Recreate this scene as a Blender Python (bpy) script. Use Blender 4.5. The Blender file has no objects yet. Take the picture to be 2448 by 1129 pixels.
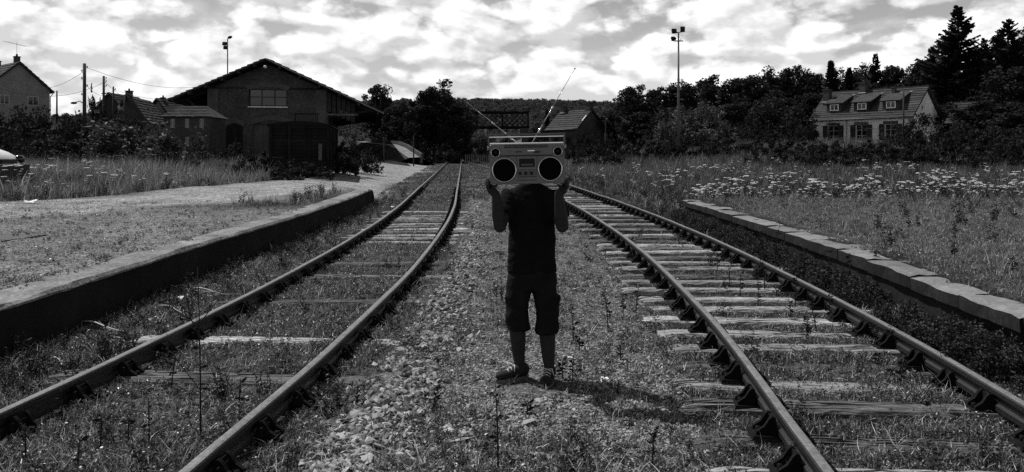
import bpy, bmesh, math, random
import numpy as np
from mathutils import Vector, Matrix

rng = np.random.default_rng(7)
random.seed(7)
R = math.radians
scene = bpy.context.scene

# ------------------------------------------------------------------ camera
CAM_H, FPX, CX, HY = 1.69, 1950.0, 1224.0, 374.0      # height (m), focal (photo px), centre column, horizon row
cam_data = bpy.data.cameras.new('camera')
cam = bpy.data.objects.new('camera', cam_data)
scene.collection.objects.link(cam)
cam.location = (0, 0, CAM_H)
cam.rotation_euler = (R(90), 0, 0)
cam_data.sensor_width = 36
cam_data.lens = 36 * FPX / 2448
cam_data.shift_y = -(564.5 - HY) / 2448
cam_data.clip_start = 0.05
cam_data.clip_end = 6000
scene.camera = cam

# ------------------------------------------------------------------ light
SUN_EL, SUN_AZ = 57.0, -57.0        # azimuth measured from +Y towards +X; the sun stands ahead of the camera, off to one side
world = bpy.data.worlds.new('World')
scene.world = world
world.use_nodes = True
def sun_dir():
    e, a = R(SUN_EL), R(SUN_AZ)
    return Vector((math.cos(e) * math.sin(a), math.cos(e) * math.cos(a), math.sin(e)))

def build_world():
    nt = world.node_tree
    N, L = nt.nodes, nt.links
    N.clear()
    out = N.new('ShaderNodeOutputWorld')
    bg = N.new('ShaderNodeBackground'); bg.inputs[1].default_value = 0.1
    sky = N.new('ShaderNodeTexSky'); sky.sky_type = 'NISHITA'; sky.sun_disc = False
    sky.sun_elevation = R(SUN_EL); sky.sun_rotation = R(SUN_AZ)
    sky.air_density = 1.0; sky.dust_density = 0.8
    sep = N.new('ShaderNodeSeparateColor')            # black-and-white picture: the red record of the sky
    L.new(sky.outputs[0], sep.inputs[0])
    def math_(op, a, b=None, clamp=False):
        m = N.new('ShaderNodeMath'); m.operation = op; m.use_clamp = clamp
        for i, v in enumerate((a, b)):
            if v is None: continue
            if isinstance(v, (int, float)): m.inputs[i].default_value = v
            else: L.new(v, m.inputs[i])
        return m.outputs[0]
    tc = N.new('ShaderNodeTexCoord')
    mp = N.new('ShaderNodeMapping'); mp.inputs['Scale'].default_value = (1.0, 1.0, 1.9); mp.inputs['Location'].default_value = (2.3, 0.9, 0.36)
    L.new(tc.outputs['Generated'], mp.inputs[0])
    def noise(vec, scale, detail, rough=0.55, dist=0.0):
        n = N.new('ShaderNodeTexNoise'); n.inputs['Scale'].default_value = scale; n.inputs['Detail'].default_value = detail
        n.inputs['Roughness'].default_value = rough; n.inputs['Distortion'].default_value = dist
        L.new(vec, n.inputs['Vector']); return n.outputs[0]
    def puffs(vec):
        """cauliflower heaps: distance to scattered centres, warped and broken up by finer noise"""
        wn = N.new('ShaderNodeTexNoise'); wn.inputs['Scale'].default_value = 9.0; wn.inputs['Detail'].default_value = 3.0
        L.new(vec, wn.inputs['Vector'])
        wa = N.new('ShaderNodeVectorMath'); wa.operation = 'MULTIPLY_ADD'; wa.inputs[1].default_value = (0.16, 0.16, 0.16)
        L.new(wn.outputs['Color'], wa.inputs[0]); L.new(vec, wa.inputs[2])
        vo = N.new('ShaderNodeTexVoronoi'); vo.feature = 'F1'; vo.inputs['Scale'].default_value = 9.5
        vo.inputs['Detail'].default_value = 1.0; vo.inputs['Roughness'].default_value = 0.5; vo.inputs['Lacunarity'].default_value = 2.2
        L.new(wa.outputs[0], vo.inputs['Vector'])
        fine = noise(vec, 19.0, 8.0, 0.62)
        return math_('ADD', math_('MULTIPLY', math_('SUBTRACT', 1.0, vo.outputs['Distance']), 0.52), math_('MULTIPLY', fine, 0.54))
    up = N.new('ShaderNodeMapping'); up.inputs['Location'].default_value = (-0.008, 0.006, 0.026)
    L.new(mp.outputs[0], up.inputs[0])
    big = noise(mp.outputs[0], 3.0, 3.0, 0.5)
    d1 = math_('ADD', math_('MULTIPLY', puffs(mp.outputs[0]), 0.75), math_('MULTIPLY', big, 0.25))
    d2 = math_('ADD', math_('MULTIPLY', puffs(up.outputs[0]), 0.75), math_('MULTIPLY', big, 0.25))
    sx = N.new('ShaderNodeSeparateXYZ'); L.new(tc.outputs['Generated'], sx.inputs[0])
    el = math_('MAXIMUM', sx.outputs[2], 0.0)
    thr = math_('ADD', math_('MULTIPLY', el, 0.70), CLOUD_T)      # fair-weather cumulus: cover thickens towards the horizon
    dens = math_('SUBTRACT', d1, thr)
    cover = N.new('ShaderNodeMapRange'); cover.interpolation_type = 'SMOOTHSTEP'
    cover.inputs['From Min'].default_value = -0.085; cover.inputs['From Max'].default_value = 0.085
    L.new(dens, cover.inputs['Value'])
    veil = N.new('ShaderNodeMapRange'); veil.interpolation_type = 'SMOOTHSTEP'      # thin haze of cloud low in the sky
    veil.inputs['From Min'].default_value = 0.0; veil.inputs['From Max'].default_value = 0.34
    veil.inputs['To Min'].default_value = 0.64; veil.inputs['To Max'].default_value = 0.0
    L.new(el, veil.inputs['Value'])
    amount = math_('MAXIMUM', cover.outputs[0], veil.outputs[0])
    relief = math_('MULTIPLY', math_('SUBTRACT', d1, d2), 13.0)
    lit = N.new('ShaderNodeMapRange')
    lit.inputs['From Min'].default_value = -1.0; lit.inputs['From Max'].default_value = 1.0
    lit.inputs['To Min'].default_value = 6.9; lit.inputs['To Max'].default_value = 11.0
    L.new(relief, lit.inputs['Value'])
    mix = N.new('ShaderNodeMix'); mix.data_type = 'FLOAT'
    L.new(amount, mix.inputs[0])
    L.new(math_('MULTIPLY', sep.outputs[0], SKY_GAIN), mix.inputs[2]); L.new(lit.outputs[0], mix.inputs[3])
    L.new(mix.outputs[0], bg.inputs[0])
    L.new(bg.outputs[0], out.inputs[0])
SKY_GAIN, CLOUD_T = 0.9, 0.205
build_world()

sun_data = bpy.data.lights.new('sun', 'SUN')
sun_data.energy = 5.0
sun_data.angle = R(0.55)
sun_data.color = (1, 1, 1)          # black-and-white picture
sun = bpy.data.objects.new('sun', sun_data)
scene.collection.objects.link(sun)
sun.rotation_euler = (-sun_dir()).to_track_quat('-Z', 'Y').to_euler()
sun.location = (-20, 20, 40)

vs = scene.view_settings
vs.view_transform = 'Standard'; vs.look = 'None'; vs.gamma = 1.0; vs.use_curve_mapping = False
vs.exposure = 0.0
scene.cycles.max_bounces = 6
scene.cycles.diffuse_bounces = 3
scene.cycles.transparent_max_bounces = 6
scene.cycles.use_denoising = False
scene.cycles.denoiser = 'OPENIMAGEDENOISE'
scene.cycles.denoising_prefilter = 'ACCURATE'

# ------------------------------------------------------------------ helpers
def link(o): scene.collection.objects.link(o)

def P(px, py, D):
    """photo pixel at distance D -> world point"""
    return Vector(((px - CX) / FPX * D, D, CAM_H - (py - HY) / FPX * D))

def smooth(a, b, x):
    t = np.clip((np.asarray(x, float) - a) / (b - a), 0, 1)
    return t * t * (3 - 2 * t)

def vnoise(x, y, seed=0):
    """2-D value noise in -1..1, numpy"""
    x = np.asarray(x, float); y = np.asarray(y, float)
    xi = np.floor(x).astype(np.int64); yi = np.floor(y).astype(np.int64)
    xf = x - xi; yf = y - yi
    def h(a, b):
        n = (a * 374761393 + b * 668265263 + seed * 974634777) & 0x7fffffff
        n = ((n ^ (n >> 13)) * 1274126177) & 0x7fffffff
        n = (n ^ (n >> 16)) & 0xffff
        return n / 32767.5 - 1
    u = xf * xf * (3 - 2 * xf); v = yf * yf * (3 - 2 * yf)
    return (h(xi, yi) * (1 - u) + h(xi + 1, yi) * u) * (1 - v) + (h(xi, yi + 1) * (1 - u) + h(xi + 1, yi + 1) * u) * v

def fbm(x, y, seed=0, oct=4):
    s = 0; a = 0.5; f = 1
    for i in range(oct):
        s = s + a * vnoise(x * f, y * f, seed + i * 17); a *= 0.5; f *= 2.03
    return s

class MB:
    """collects polygons; build() makes them ONE mesh object"""
    def __init__(s): s.v = []; s.f = []; s.sm = []
    def add(s, verts, faces, smooth_=False):
        o = len(s.v); s.v.extend([tuple(p) for p in verts])
        for f in faces: s.f.append(tuple(i + o for i in f)); s.sm.append(smooth_)
    def box(s, c, size, rot=None, taper=None):
        x, y, z = size[0] / 2, size[1] / 2, size[2] / 2
        t = taper or (1, 1)
        vs_ = [Vector((i * x * (t[0] if k > 0 else 1), j * y * (t[1] if k > 0 else 1), k * z)) for k in (-1, 1) for j in (-1, 1) for i in (-1, 1)]
        if rot is not None: vs_ = [rot @ v for v in vs_]
        c = Vector(c)
        s.add([v + c for v in vs_], [(0, 2, 3, 1), (4, 5, 7, 6), (0, 1, 5, 4), (2, 6, 7, 3), (0, 4, 6, 2), (1, 3, 7, 5)])
    def bar(s, a, b, w, h, up=(0, 0, 1)):
        a, b = Vector(a), Vector(b); d = (b - a)
        if d.length < 1e-6: return
        z = d.normalized(); u = Vector(up)
        if abs(z.dot(u)) > 0.98: u = Vector((1, 0, 0))
        x = z.cross(u).normalized(); y = x.cross(z).normalized()
        vs_ = []
        for p in (a, b):
            for i, j in ((-1, -1), (1, -1), (1, 1), (-1, 1)):
                vs_.append(p + x * (i * w / 2) + y * (j * h / 2))
        s.add(vs_, [(3, 2, 1, 0), (4, 5, 6, 7), (0, 1, 5, 4), (1, 2, 6, 5), (2, 3, 7, 6), (3, 0, 4, 7)])
    def tube(s, path, radii, n=8, flat=None, caps=True, up=None, round_ends=False):
        path = [Vector(p) for p in path]
        if isinstance(radii, (int, float)): radii = [radii] * len(path)
        radii = list(radii)
        if round_ends:
            def ext(p, q, r, first):
                d = (p - q).normalized(); pts = []; rr = []
                for t in (30, 60, 82):
                    pts.append(p + d * r * math.sin(R(t))); rr.append(r * math.cos(R(t)))
                return pts, rr
            a, ra = ext(path[0], path[1], radii[0], True); b, rb = ext(path[-1], path[-2], radii[-1], False)
            path = a[::-1] + path + b; radii = ra[::-1] + radii + rb
        fl = flat or 1.0
        vs_ = []; prev = None
        for i, p in enumerate(path):
            t = (path[min(i + 1, len(path) - 1)] - path[max(i - 1, 0)]).normalized()
            if prev is None:
                u = Vector(up) if up else (Vector((0, 1, 0)) if abs(t.y) < 0.9 else Vector((1, 0, 0)))
            else: u = prev
            x = (u - t * u.dot(t))
            if x.length < 1e-5: x = t.orthogonal()
            x.normalize(); prev = x; y = t.cross(x)
            for k in range(n):
                a = 2 * math.pi * k / n
                vs_.append(p + x * (math.cos(a) * radii[i] * fl) + y * (math.sin(a) * radii[i]))
        fs = []
        for i in range(len(path) - 1):
            for k in range(n):
                k2 = (k + 1) % n
                fs.append((i * n + k, i * n + k2, (i + 1) * n + k2, (i + 1) * n + k))
        if caps:
            fs.append(tuple(range(n - 1, -1, -1))); fs.append(tuple((len(path) - 1) * n + k for k in range(n)))
        s.add(vs_, fs, True)
    def ell(s, c, r, n=12, m=8, rot=None):
        vs_ = []; c = Vector(c)
        for i in range(m + 1):
            th = math.pi * i / m
            for k in range(n):
                a = 2 * math.pi * k / n
                v = Vector((math.sin(th) * math.cos(a) * r[0], math.sin(th) * math.sin(a) * r[1], math.cos(th) * r[2]))
                if rot is not None: v = rot @ v
                vs_.append(v + c)
        fs = [(i * n + k, (i + 1) * n + k, (i + 1) * n + (k + 1) % n, i * n + (k + 1) % n) for i in range(m) for k in range(n)]
        s.add(vs_, fs, True)
    def disc(s, c, r, axis='y', n=24, thick=0.01, r2=None):
        """short cylinder"""
        c = Vector(c); d = {'y': Vector((0, 1, 0)), 'x': Vector((1, 0, 0)), 'z': Vector((0, 0, 1))}[axis]
        s.tube([c - d * thick / 2, c + d * thick / 2], [r, r2 if r2 else r], n=n)
        s.sm[-(n + 2):] = [False] * (n + 2)
    def ring(s, c, r, t, axis='y', n=28, m=6):
        c = Vector(c); vs_ = []
        for i in range(n):
            a = 2 * math.pi * i / n
            if axis == 'y': e = Vector((math.cos(a), 0, math.sin(a))); w = Vector((0, 1, 0))
            elif axis == 'x': e = Vector((0, math.cos(a), math.sin(a))); w = Vector((1, 0, 0))
            else: e = Vector((math.cos(a), math.sin(a), 0)); w = Vector((0, 0, 1))
            for k in range(m):
                b = 2 * math.pi * k / m
                vs_.append(c + e * (r + t * math.cos(b)) + w * (t * math.sin(b)))
        s.add(vs_, [(i * m + k, ((i + 1) % n) * m + k, ((i + 1) % n) * m + (k + 1) % m, i * m + (k + 1) % m) for i in range(n) for k in range(m)], True)
    def prism(s, pts, a, b):
        """polygon pts (list of 3-D) swept from offset a to offset b (vectors)"""
        n = len(pts); a, b = Vector(a), Vector(b)
        vs_ = [Vector(p) + a for p in pts] + [Vector(p) + b for p in pts]
        s.add(vs_, [tuple(range(n)), tuple(range(2 * n - 1, n - 1, -1))] + [(i, i + n, (i + 1) % n + n, (i + 1) % n) for i in range(n)])
    def mesh(s, name, mat, origin=None):
        me = bpy.data.meshes.new(name)
        v = s.v
        if origin is not None:
            o = Vector(origin); v = [tuple(Vector(p) - o) for p in v]
        me.from_pydata(v, [], s.f)
        me.polygons.foreach_set('use_smooth', s.sm)
        if mat: me.materials.append(mat)
        me.update()
        return me
    def build(s, name, mat, parent=None, origin=None, recalc=True):
        me = s.mesh(name, mat, origin)
        if recalc:
            bm = bmesh.new(); bm.from_mesh(me); bmesh.ops.recalc_face_normals(bm, faces=bm.faces); bm.to_mesh(me); bm.free()
        o = bpy.data.objects.new(name, me); link(o)
        if parent is not None: o.parent = parent
        if origin is not None and parent is None: o.location = origin
        return o

def tag(o, label=None, cat=None, group=None, kind=None):
    if label: o['label'] = label
    if cat: o['category'] = cat
    if group: o['group'] = group
    if kind: o['kind'] = kind
    return o

def empty(name, loc, rz=0.0, label=None, cat=None, group=None):
    o = bpy.data.objects.new(name, None); link(o)
    o.empty_display_size = 0.3
    o.location = loc; o.rotation_euler = (0, 0, rz)
    return tag(o, label, cat, group)

def child(name, me, parent, loc=(0, 0, 0), rot=(0, 0, 0), scale=(1, 1, 1)):
    o = bpy.data.objects.new(name, me); link(o); o.parent = parent
    o.location = loc; o.rotation_euler = rot; o.scale = scale
    return o

def copy_tree(o, parent=None):
    c = o.copy(); link(c); c.parent = parent
    for ch in list(o.children): copy_tree(ch, c)
    return c

def np_mesh(name, verts, faces, mat, smooth_=False):
    """fast mesh from numpy: verts (n,3), faces (m,k)"""
    me = bpy.data.meshes.new(name)
    verts = np.asarray(verts, np.float32); faces = np.asarray(faces, np.int32)
    k = faces.shape[1]
    me.vertices.add(len(verts)); me.vertices.foreach_set('co', verts.ravel())
    me.loops.add(faces.size); me.loops.foreach_set('vertex_index', faces.ravel())
    me.polygons.add(len(faces)); me.polygons.foreach_set('loop_start', np.arange(0, faces.size, k, dtype=np.int32))
    if smooth_: me.polygons.foreach_set('use_smooth', np.ones(len(faces), bool))
    if mat: me.materials.append(mat)
    me.update(calc_edges=True)
    return me

# ------------------------------------------------------------------ materials (all grey: the photograph is black and white)
def mat(name, base, var=0.25, scale=6.0, rough=0.85, bump=0.0, bscale=None, spec=0.3, stretch=(1, 1, 1), rnd=0.0, metal=0.0, fine=None, trans=0.0, coord='Object', detail=5.0, bdist=0.02):
    m = bpy.data.materials.new(name); m.use_nodes = True
    nt = m.node_tree; N, L = nt.nodes, nt.links
    b = N['Principled BSDF']; b.inputs['Roughness'].default_value = rough
    b.inputs['Specular IOR Level'].default_value = spec; b.inputs['Metallic'].default_value = metal
    tc = N.new('ShaderNodeTexCoord'); mp = N.new('ShaderNodeMapping'); mp.inputs['Scale'].default_value = stretch
    L.new(tc.outputs[coord], mp.inputs[0])
    n = N.new('ShaderNodeTexNoise'); n.inputs['Scale'].default_value = scale; n.inputs['Detail'].default_value = detail; n.inputs['Roughness'].default_value = 0.62
    L.new(mp.outputs[0], n.inputs['Vector'])
    mr = N.new('ShaderNodeMapRange'); mr.inputs['From Min'].default_value = 0.28; mr.inputs['From Max'].default_value = 0.72
    mr.inputs['To Min'].default_value = base * (1 - var); mr.inputs['To Max'].default_value = base * (1 + var)
    L.new(n.outputs[0], mr.inputs['Value'])
    val = mr.outputs[0]
    if fine:
        n2 = N.new('ShaderNodeTexNoise'); n2.inputs['Scale'].default_value = fine[0]; n2.inputs['Detail'].default_value = 3
        L.new(mp.outputs[0], n2.inputs['Vector'])
        m2 = N.new('ShaderNodeMapRange'); m2.inputs['From Min'].default_value = 0.3; m2.inputs['From Max'].default_value = 0.7
        m2.inputs['To Min'].default_value = 1 - fine[1]; m2.inputs['To Max'].default_value = 1 + fine[1]
        L.new(n2.outputs[0], m2.inputs['Value'])
        mu = N.new('ShaderNodeMath'); mu.operation = 'MULTIPLY'; L.new(val, mu.inputs[0]); L.new(m2.outputs[0], mu.inputs[1]); val = mu.outputs[0]
    if rnd:
        oi = N.new('ShaderNodeObjectInfo'); m3 = N.new('ShaderNodeMapRange')
        m3.inputs['To Min'].default_value = 1 - rnd; m3.inputs['To Max'].default_value = 1 + rnd
        L.new(oi.outputs['Random'], m3.inputs['Value'])
        mu = N.new('ShaderNodeMath'); mu.operation = 'MULTIPLY'; L.new(val, mu.inputs[0]); L.new(m3.outputs[0], mu.inputs[1]); val = mu.outputs[0]
    L.new(val, b.inputs['Base Color'])
    if bump:
        nb = N.new('ShaderNodeTexNoise'); nb.inputs['Scale'].default_value = bscale or scale * 3; nb.inputs['Detail'].default_value = 6
        L.new(mp.outputs[0], nb.inputs['Vector'])
        bp = N.new('ShaderNodeBump'); bp.inputs['Strength'].default_value = bump; bp.inputs['Distance'].default_value = bdist
        L.new(nb.outputs[0], bp.inputs['Height']); L.new(bp.outputs[0], b.inputs['Normal'])
    if trans:
        tr = N.new('ShaderNodeBsdfTranslucent'); L.new(val, tr.inputs[0])
        mx = N.new('ShaderNodeMixShader'); mx.inputs[0].default_value = trans
        L.new(b.outputs[0], mx.inputs[1]); L.new(tr.outputs[0], mx.inputs[2]); L.new(mx.outputs[0], N['Material Output'].inputs[0])
    return m

M = {}
M['grass'] = mat('grass', 0.085, 0.5, 3.0, 0.38, rnd=0.85, trans=0.35, spec=0.5)
M['grass_tall'] = mat('grass_tall', 0.078, 0.35, 1.5, 0.6, rnd=0.5, trans=0.35, spec=0.25)
M['straw'] = mat('straw', 0.48, 0.4, 4.0, 0.6, rnd=0.55, trans=0.25)
M['dry_grass'] = mat('dry_grass', 0.14, 0.4, 3.0, 0.7, rnd=0.6, trans=0.3, spec=0.2)
M['coping_shade'] = mat('coping_shade', 0.018, 0.4, 2.2, 0.95, bump=0.6, bscale=16, fine=(26, 0.3), rnd=0.2, spec=0.1)  # same stone darkened: shade of the side faces put into the colour
M['weed'] = mat('weed', 0.035, 0.4, 4.0, 0.6, rnd=0.4, trans=0.2, spec=0.2)
M['stem'] = mat('stem', 0.02, 0.3, 8.0, 0.8, spec=0.1)
M['flower'] = mat('flower', 0.5, 0.15, 10.0, 0.8, rnd=0.25, trans=0.25)
M['leaf'] = mat('leaf', 0.02, 0.6, 0.35, 0.75, trans=0.15, spec=0.08, rnd=0.2)
M['leaf_haze'] = mat('leaf_haze', 0.085, 0.4, 0.2, 0.8, trans=0.2, spec=0.1, rnd=0.3)  # paler leaf tone: distant haze painted into the colour
M['leaf_light'] = mat('leaf_light', 0.06, 0.5, 0.8, 0.6, trans=0.3, spec=0.2, rnd=0.2)
M['needle'] = mat('needle', 0.012, 0.4, 0.6, 0.7, trans=0.1, spec=0.15, rnd=0.2)
M['bark'] = mat('bark', 0.05, 0.4, 4.0, 0.95, bump=0.5)
M['stone'] = mat('stone', 0.25, 0.3, 9.0, 0.9, bump=0.4, bscale=30, rnd=0.75, fine=(60, 0.25), spec=0.15)
M['sleeper'] = mat('sleeper', 0.24, 0.85, 2.2, 0.9, bump=0.9, bscale=10, stretch=(0.9, 11, 11), rnd=0.75, fine=(18, 0.6), spec=0.15)
M['rail'] = mat('rail', 0.012, 0.3, 3.0, 0.5, bump=0.25, bscale=60, fine=(45, 0.35), spec=0.35, coord='Object')
M['rail_top'] = mat('rail_top', 0.13, 0.28, 5.0, 0.45, fine=(40, 0.3), spec=0.4)
M['iron'] = mat('iron', 0.008, 0.4, 8.0, 0.85, bump=0.4, bscale=40, spec=0.08)
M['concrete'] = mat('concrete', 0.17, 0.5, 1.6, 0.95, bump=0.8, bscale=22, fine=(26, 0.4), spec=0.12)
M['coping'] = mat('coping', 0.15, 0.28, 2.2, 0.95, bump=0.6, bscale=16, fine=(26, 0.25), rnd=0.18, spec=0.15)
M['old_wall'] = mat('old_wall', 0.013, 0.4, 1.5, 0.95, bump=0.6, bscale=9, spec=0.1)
M['shed_wall'] = mat('shed_wall', 0.05, 0.4, 0.5, 0.95, bump=0.6, bscale=6, fine=(4, 0.3), spec=0.1)
M['shed_trim'] = mat('shed_trim', 0.07, 0.35, 0.8, 0.95, bump=0.4, bscale=8, spec=0.1)
M['timber'] = mat('timber', 0.03, 0.45, 2.0, 0.9, bump=0.5, bscale=8, spec=0.1, rnd=0.3)
M['timber_pale'] = mat('timber_pale', 0.10, 0.45, 2.0, 0.9, spec=0.1, rnd=0.3)
M['tile'] = mat('tile', 0.042, 0.35, 1.2, 0.9, bump=0.5, bscale=9, fine=(9, 0.3), rnd=0.22, spec=0.15)
M['tile_dark'] = mat('tile_dark', 0.035, 0.35, 1.2, 0.9, bump=0.5, bscale=9, fine=(9, 0.3), rnd=0.22, spec=0.15)
M['render_wall'] = mat('render_wall', 0.18, 0.25, 0.7, 0.95, fine=(5, 0.15), spec=0.1)
M['render_pale'] = mat('render_pale', 0.55, 0.2, 0.5, 0.95, fine=(4, 0.15), spec=0.1)
M['wall_dim'] = mat('wall_dim', 0.045, 0.3, 0.7, 0.95, spec=0.1, fine=(4, 0.2))
M['barge'] = mat('barge', 0.22, 0.3, 1.0, 0.9)  # sunlit roof edge painted into the board as a paler grey
M['wagon'] = mat('wagon', 0.012, 0.45, 2.0, 0.9, bump=0.5, bscale=8, spec=0.1, rnd=0.3)
M['bank'] = mat('bank', 0.04, 0.5, 0.8, 0.95, bump=0.6, bscale=4, spec=0.05)
M['brick'] = mat('brick', 0.05, 0.35, 3.0, 0.9, spec=0.1)
M['white'] = mat('white', 0.75, 0.06, 3.0, 0.6)
M['white_frame'] = mat('white_frame', 0.35, 0.1, 3.0, 0.6)
M['zinc'] = mat('zinc', 0.55, 0.2, 5.0, 0.5)
M['glass'] = mat('glass', 0.01, 0.2, 1.0, 0.08, spec=0.5)
M['black'] = mat('black', 0.006, 0.2, 4.0, 0.6, spec=0.2)
M['shirt'] = mat('shirt', 0.007, 0.3, 8.0, 0.95, bump=0.4, bscale=14, spec=0.05, bdist=0.01)
M['shorts'] = mat('shorts', 0.010, 0.3, 8.0, 0.95, bump=0.4, bscale=14, spec=0.05, bdist=0.01)
M['skin'] = mat('skin', 0.024, 0.15, 6.0, 0.7, bump=0.1, bscale=60, spec=0.12, bdist=0.004)
M['hair'] = mat('hair', 0.008, 0.3, 40.0, 0.6, bump=0.6, bscale=90)
M['shoe'] = mat('shoe', 0.015, 0.4, 14.0, 0.8, spec=0.2)
M['sole'] = mat('sole', 0.10, 0.3, 20.0, 0.8)
M['lace'] = mat('lace', 0.55, 0.1, 20.0, 0.8)
M['silver'] = mat('silver', 0.105, 0.1, 5.0, 0.45, spec=0.35, fine=(120, 0.08))
M['silver_dark'] = mat('silver_dark', 0.05, 0.1, 8.0, 0.4, spec=0.5)
M['chrome'] = mat('chrome', 0.45, 0.05, 5.0, 0.2, metal=0.9)
M['speaker'] = mat('speaker', 0.003, 0.3, 60.0, 0.95, spec=0.02)
M['car_paint'] = mat('car_paint', 0.62, 0.03, 1.0, 0.25, spec=0.5)
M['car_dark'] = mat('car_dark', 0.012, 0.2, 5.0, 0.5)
M['steel'] = mat('steel', 0.08, 0.25, 2.0, 0.5, spec=0.4)
M['wood_pole'] = mat('wood_pole', 0.03, 0.3, 2.0, 0.9)
M['wire'] = mat('wire', 0.02, 0.1, 2.0, 0.7)
M['paper'] = mat('paper', 0.75, 0.08, 10.0, 0.8)
M['hill'] = mat('hill', 0.03, 0.4, 0.05, 0.95, spec=0.05)

# ------------------------------------------------------------------ the lie of the land
def curve_fn(pts):
    xs = np.array([p[0] for p in pts], float); ys = np.array([p[1] for p in pts], float)
    d = np.gradient(ys, xs)
    def f(x):
        x = np.asarray(x, float); i = np.clip(np.searchsorted(xs, x) - 1, 0, len(xs) - 2)
        h = xs[i + 1] - xs[i]; t = np.clip((x - xs[i]) / h, -0.5, 1.5)
        return ((2*t**3 - 3*t**2 + 1) * ys[i] + (t**3 - 2*t**2 + t) * h * d[i] + (-2*t**3 + 3*t**2) * ys[i + 1] + (t**3 - t**2) * h * d[i + 1])
    return f
cL = curve_fn([(-6, -2.75), (0, -2.47), (4, -2.32), (6, -2.2), (9, -2.1), (13, -2.07), (17, -2.13), (22, -2.32), (28, -2.66), (34, -3.02), (45, -3.66), (60, -4.55), (81, -5.8), (110, -7.6), (160, -12)])
cR = curve_fn([(-6, 1.5), (0, 1.97), (4, 2.28), (7, 2.56), (10, 2.71), (13, 2.77), (17, 2.72), (22, 2.52), (28, 2.15), (34, 1.75), (45, 0.8), (60, -0.75), (81, -3.3), (110, -7.3), (160, -12)])
wallL = curve_fn([(-10, -3.9), (0, -4.0), (6.6, -4.13), (11, -4.2), (15, -4.12), (20, -4.17), (26, -4.4), (40, -5.2), (80, -7.8), (160, -14), (1200, -60)])
wallR = curve_fn([(-10, 3.2), (0, 3.6), (6.3, 3.95), (9, 4.13), (14, 4.3), (20.6, 4.29), (30, 4.0), (60, 1.6), (81, -1.0), (160, -8), (1200, 20)])
HL, HR, ENDL, ENDR = 0.47, 0.45, 26.2, 20.6
RAIL_TOP = 0.18

def rise(y):
    y = np.asarray(y, float)
    t = np.clip(y, 0, 130)
    return 0.0115 * (np.sqrt((t - 8) ** 2 + 9) + (t - 8)) / 2 - 0.0012 * 1

ROAD = np.array([(-26, 13.0), (-16, 15.0), (-10.4, 17.2), (-8.2, 21.5), (-7.5, 30), (-7.8, 45), (-8.4, 60), (-9.5, 80)])
def road_dist(x, y):
    d = np.full(np.shape(x), 1e9)
    for a, b in zip(ROAD[:-1], ROAD[1:]):
        ab = b - a; t = np.clip(((x - a[0]) * ab[0] + (y - a[1]) * ab[1]) / (ab @ ab), 0, 1)
        d = np.minimum(d, np.hypot(x - a[0] - t * ab[0], y - a[1] - t * ab[1]))
    return d

def gz(x, y, micro=True):
    x = np.asarray(x, float); y = np.asarray(y, float)
    z = rise(y)
    wl = 0.30 + 4.2 * smooth(ENDL - 0.2, ENDL + 2.5, y)
    drop = smooth(18.5, 22, y) * (1 - smooth(11.5, 15, -x)) * smooth(2.4, 4.5, road_dist(x, y))     # the grass field lies lower than the road
    z = z + HL * smooth(0.05, 1.0, (wallL(y) - x) / wl) * (1 - 0.85 * drop)
    wr = 0.30 + 5.0 * smooth(ENDR - 0.2, ENDR + 2.0, y)
    z = z + HR * smooth(0.05, 1.0, (x - wallR(y)) / wr) * (1 - smooth(21.0, 22.2, y + 0.12 * fbm(x, y, 88)))   # the platform ends, the flower field lies lower
    z = z + 2.2 * smooth(40, 95, y) * smooth(3, 24, x) + 1.6 * smooth(80, 140, y) * smooth(20, 60, x)
    z = z + 3.6 * smooth(40, 95, y) * smooth(20, 55, -x)
    if micro:
        near = 1 - smooth(30, 60, y)
        z = z + near * (0.035 * fbm(x * 1.3, y * 1.3, 3) + 0.018 * fbm(x * 6, y * 6, 9))
        z = z - (0.035 + 0.02 * smooth(8, 10.5, y)) * (1 - smooth(32, 45, y)) * (1 - smooth(1.0, 1.5, np.abs(x - cR(y))))
        z = z - 0.03 * smooth(14, 16, y) * (1 - smooth(24, 30, y)) * (1 - smooth(0.9, 1.3, np.abs(x - cL(y))))
        # low ridge of ballast along the left-hand track
        z = z + 0.05 * np.exp(-((x - cL(y) - 1.35) / 0.28) ** 2) * near
        z = z + (0.25 * fbm(x * 0.12, y * 0.12, 5) * smooth(18, 40, y) * smooth(2.0, 6.0, np.minimum(np.abs(x - cL(y)), np.abs(x - cR(y)))))
    return z
def gzf(x, y): return float(gz(x, y))

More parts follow.
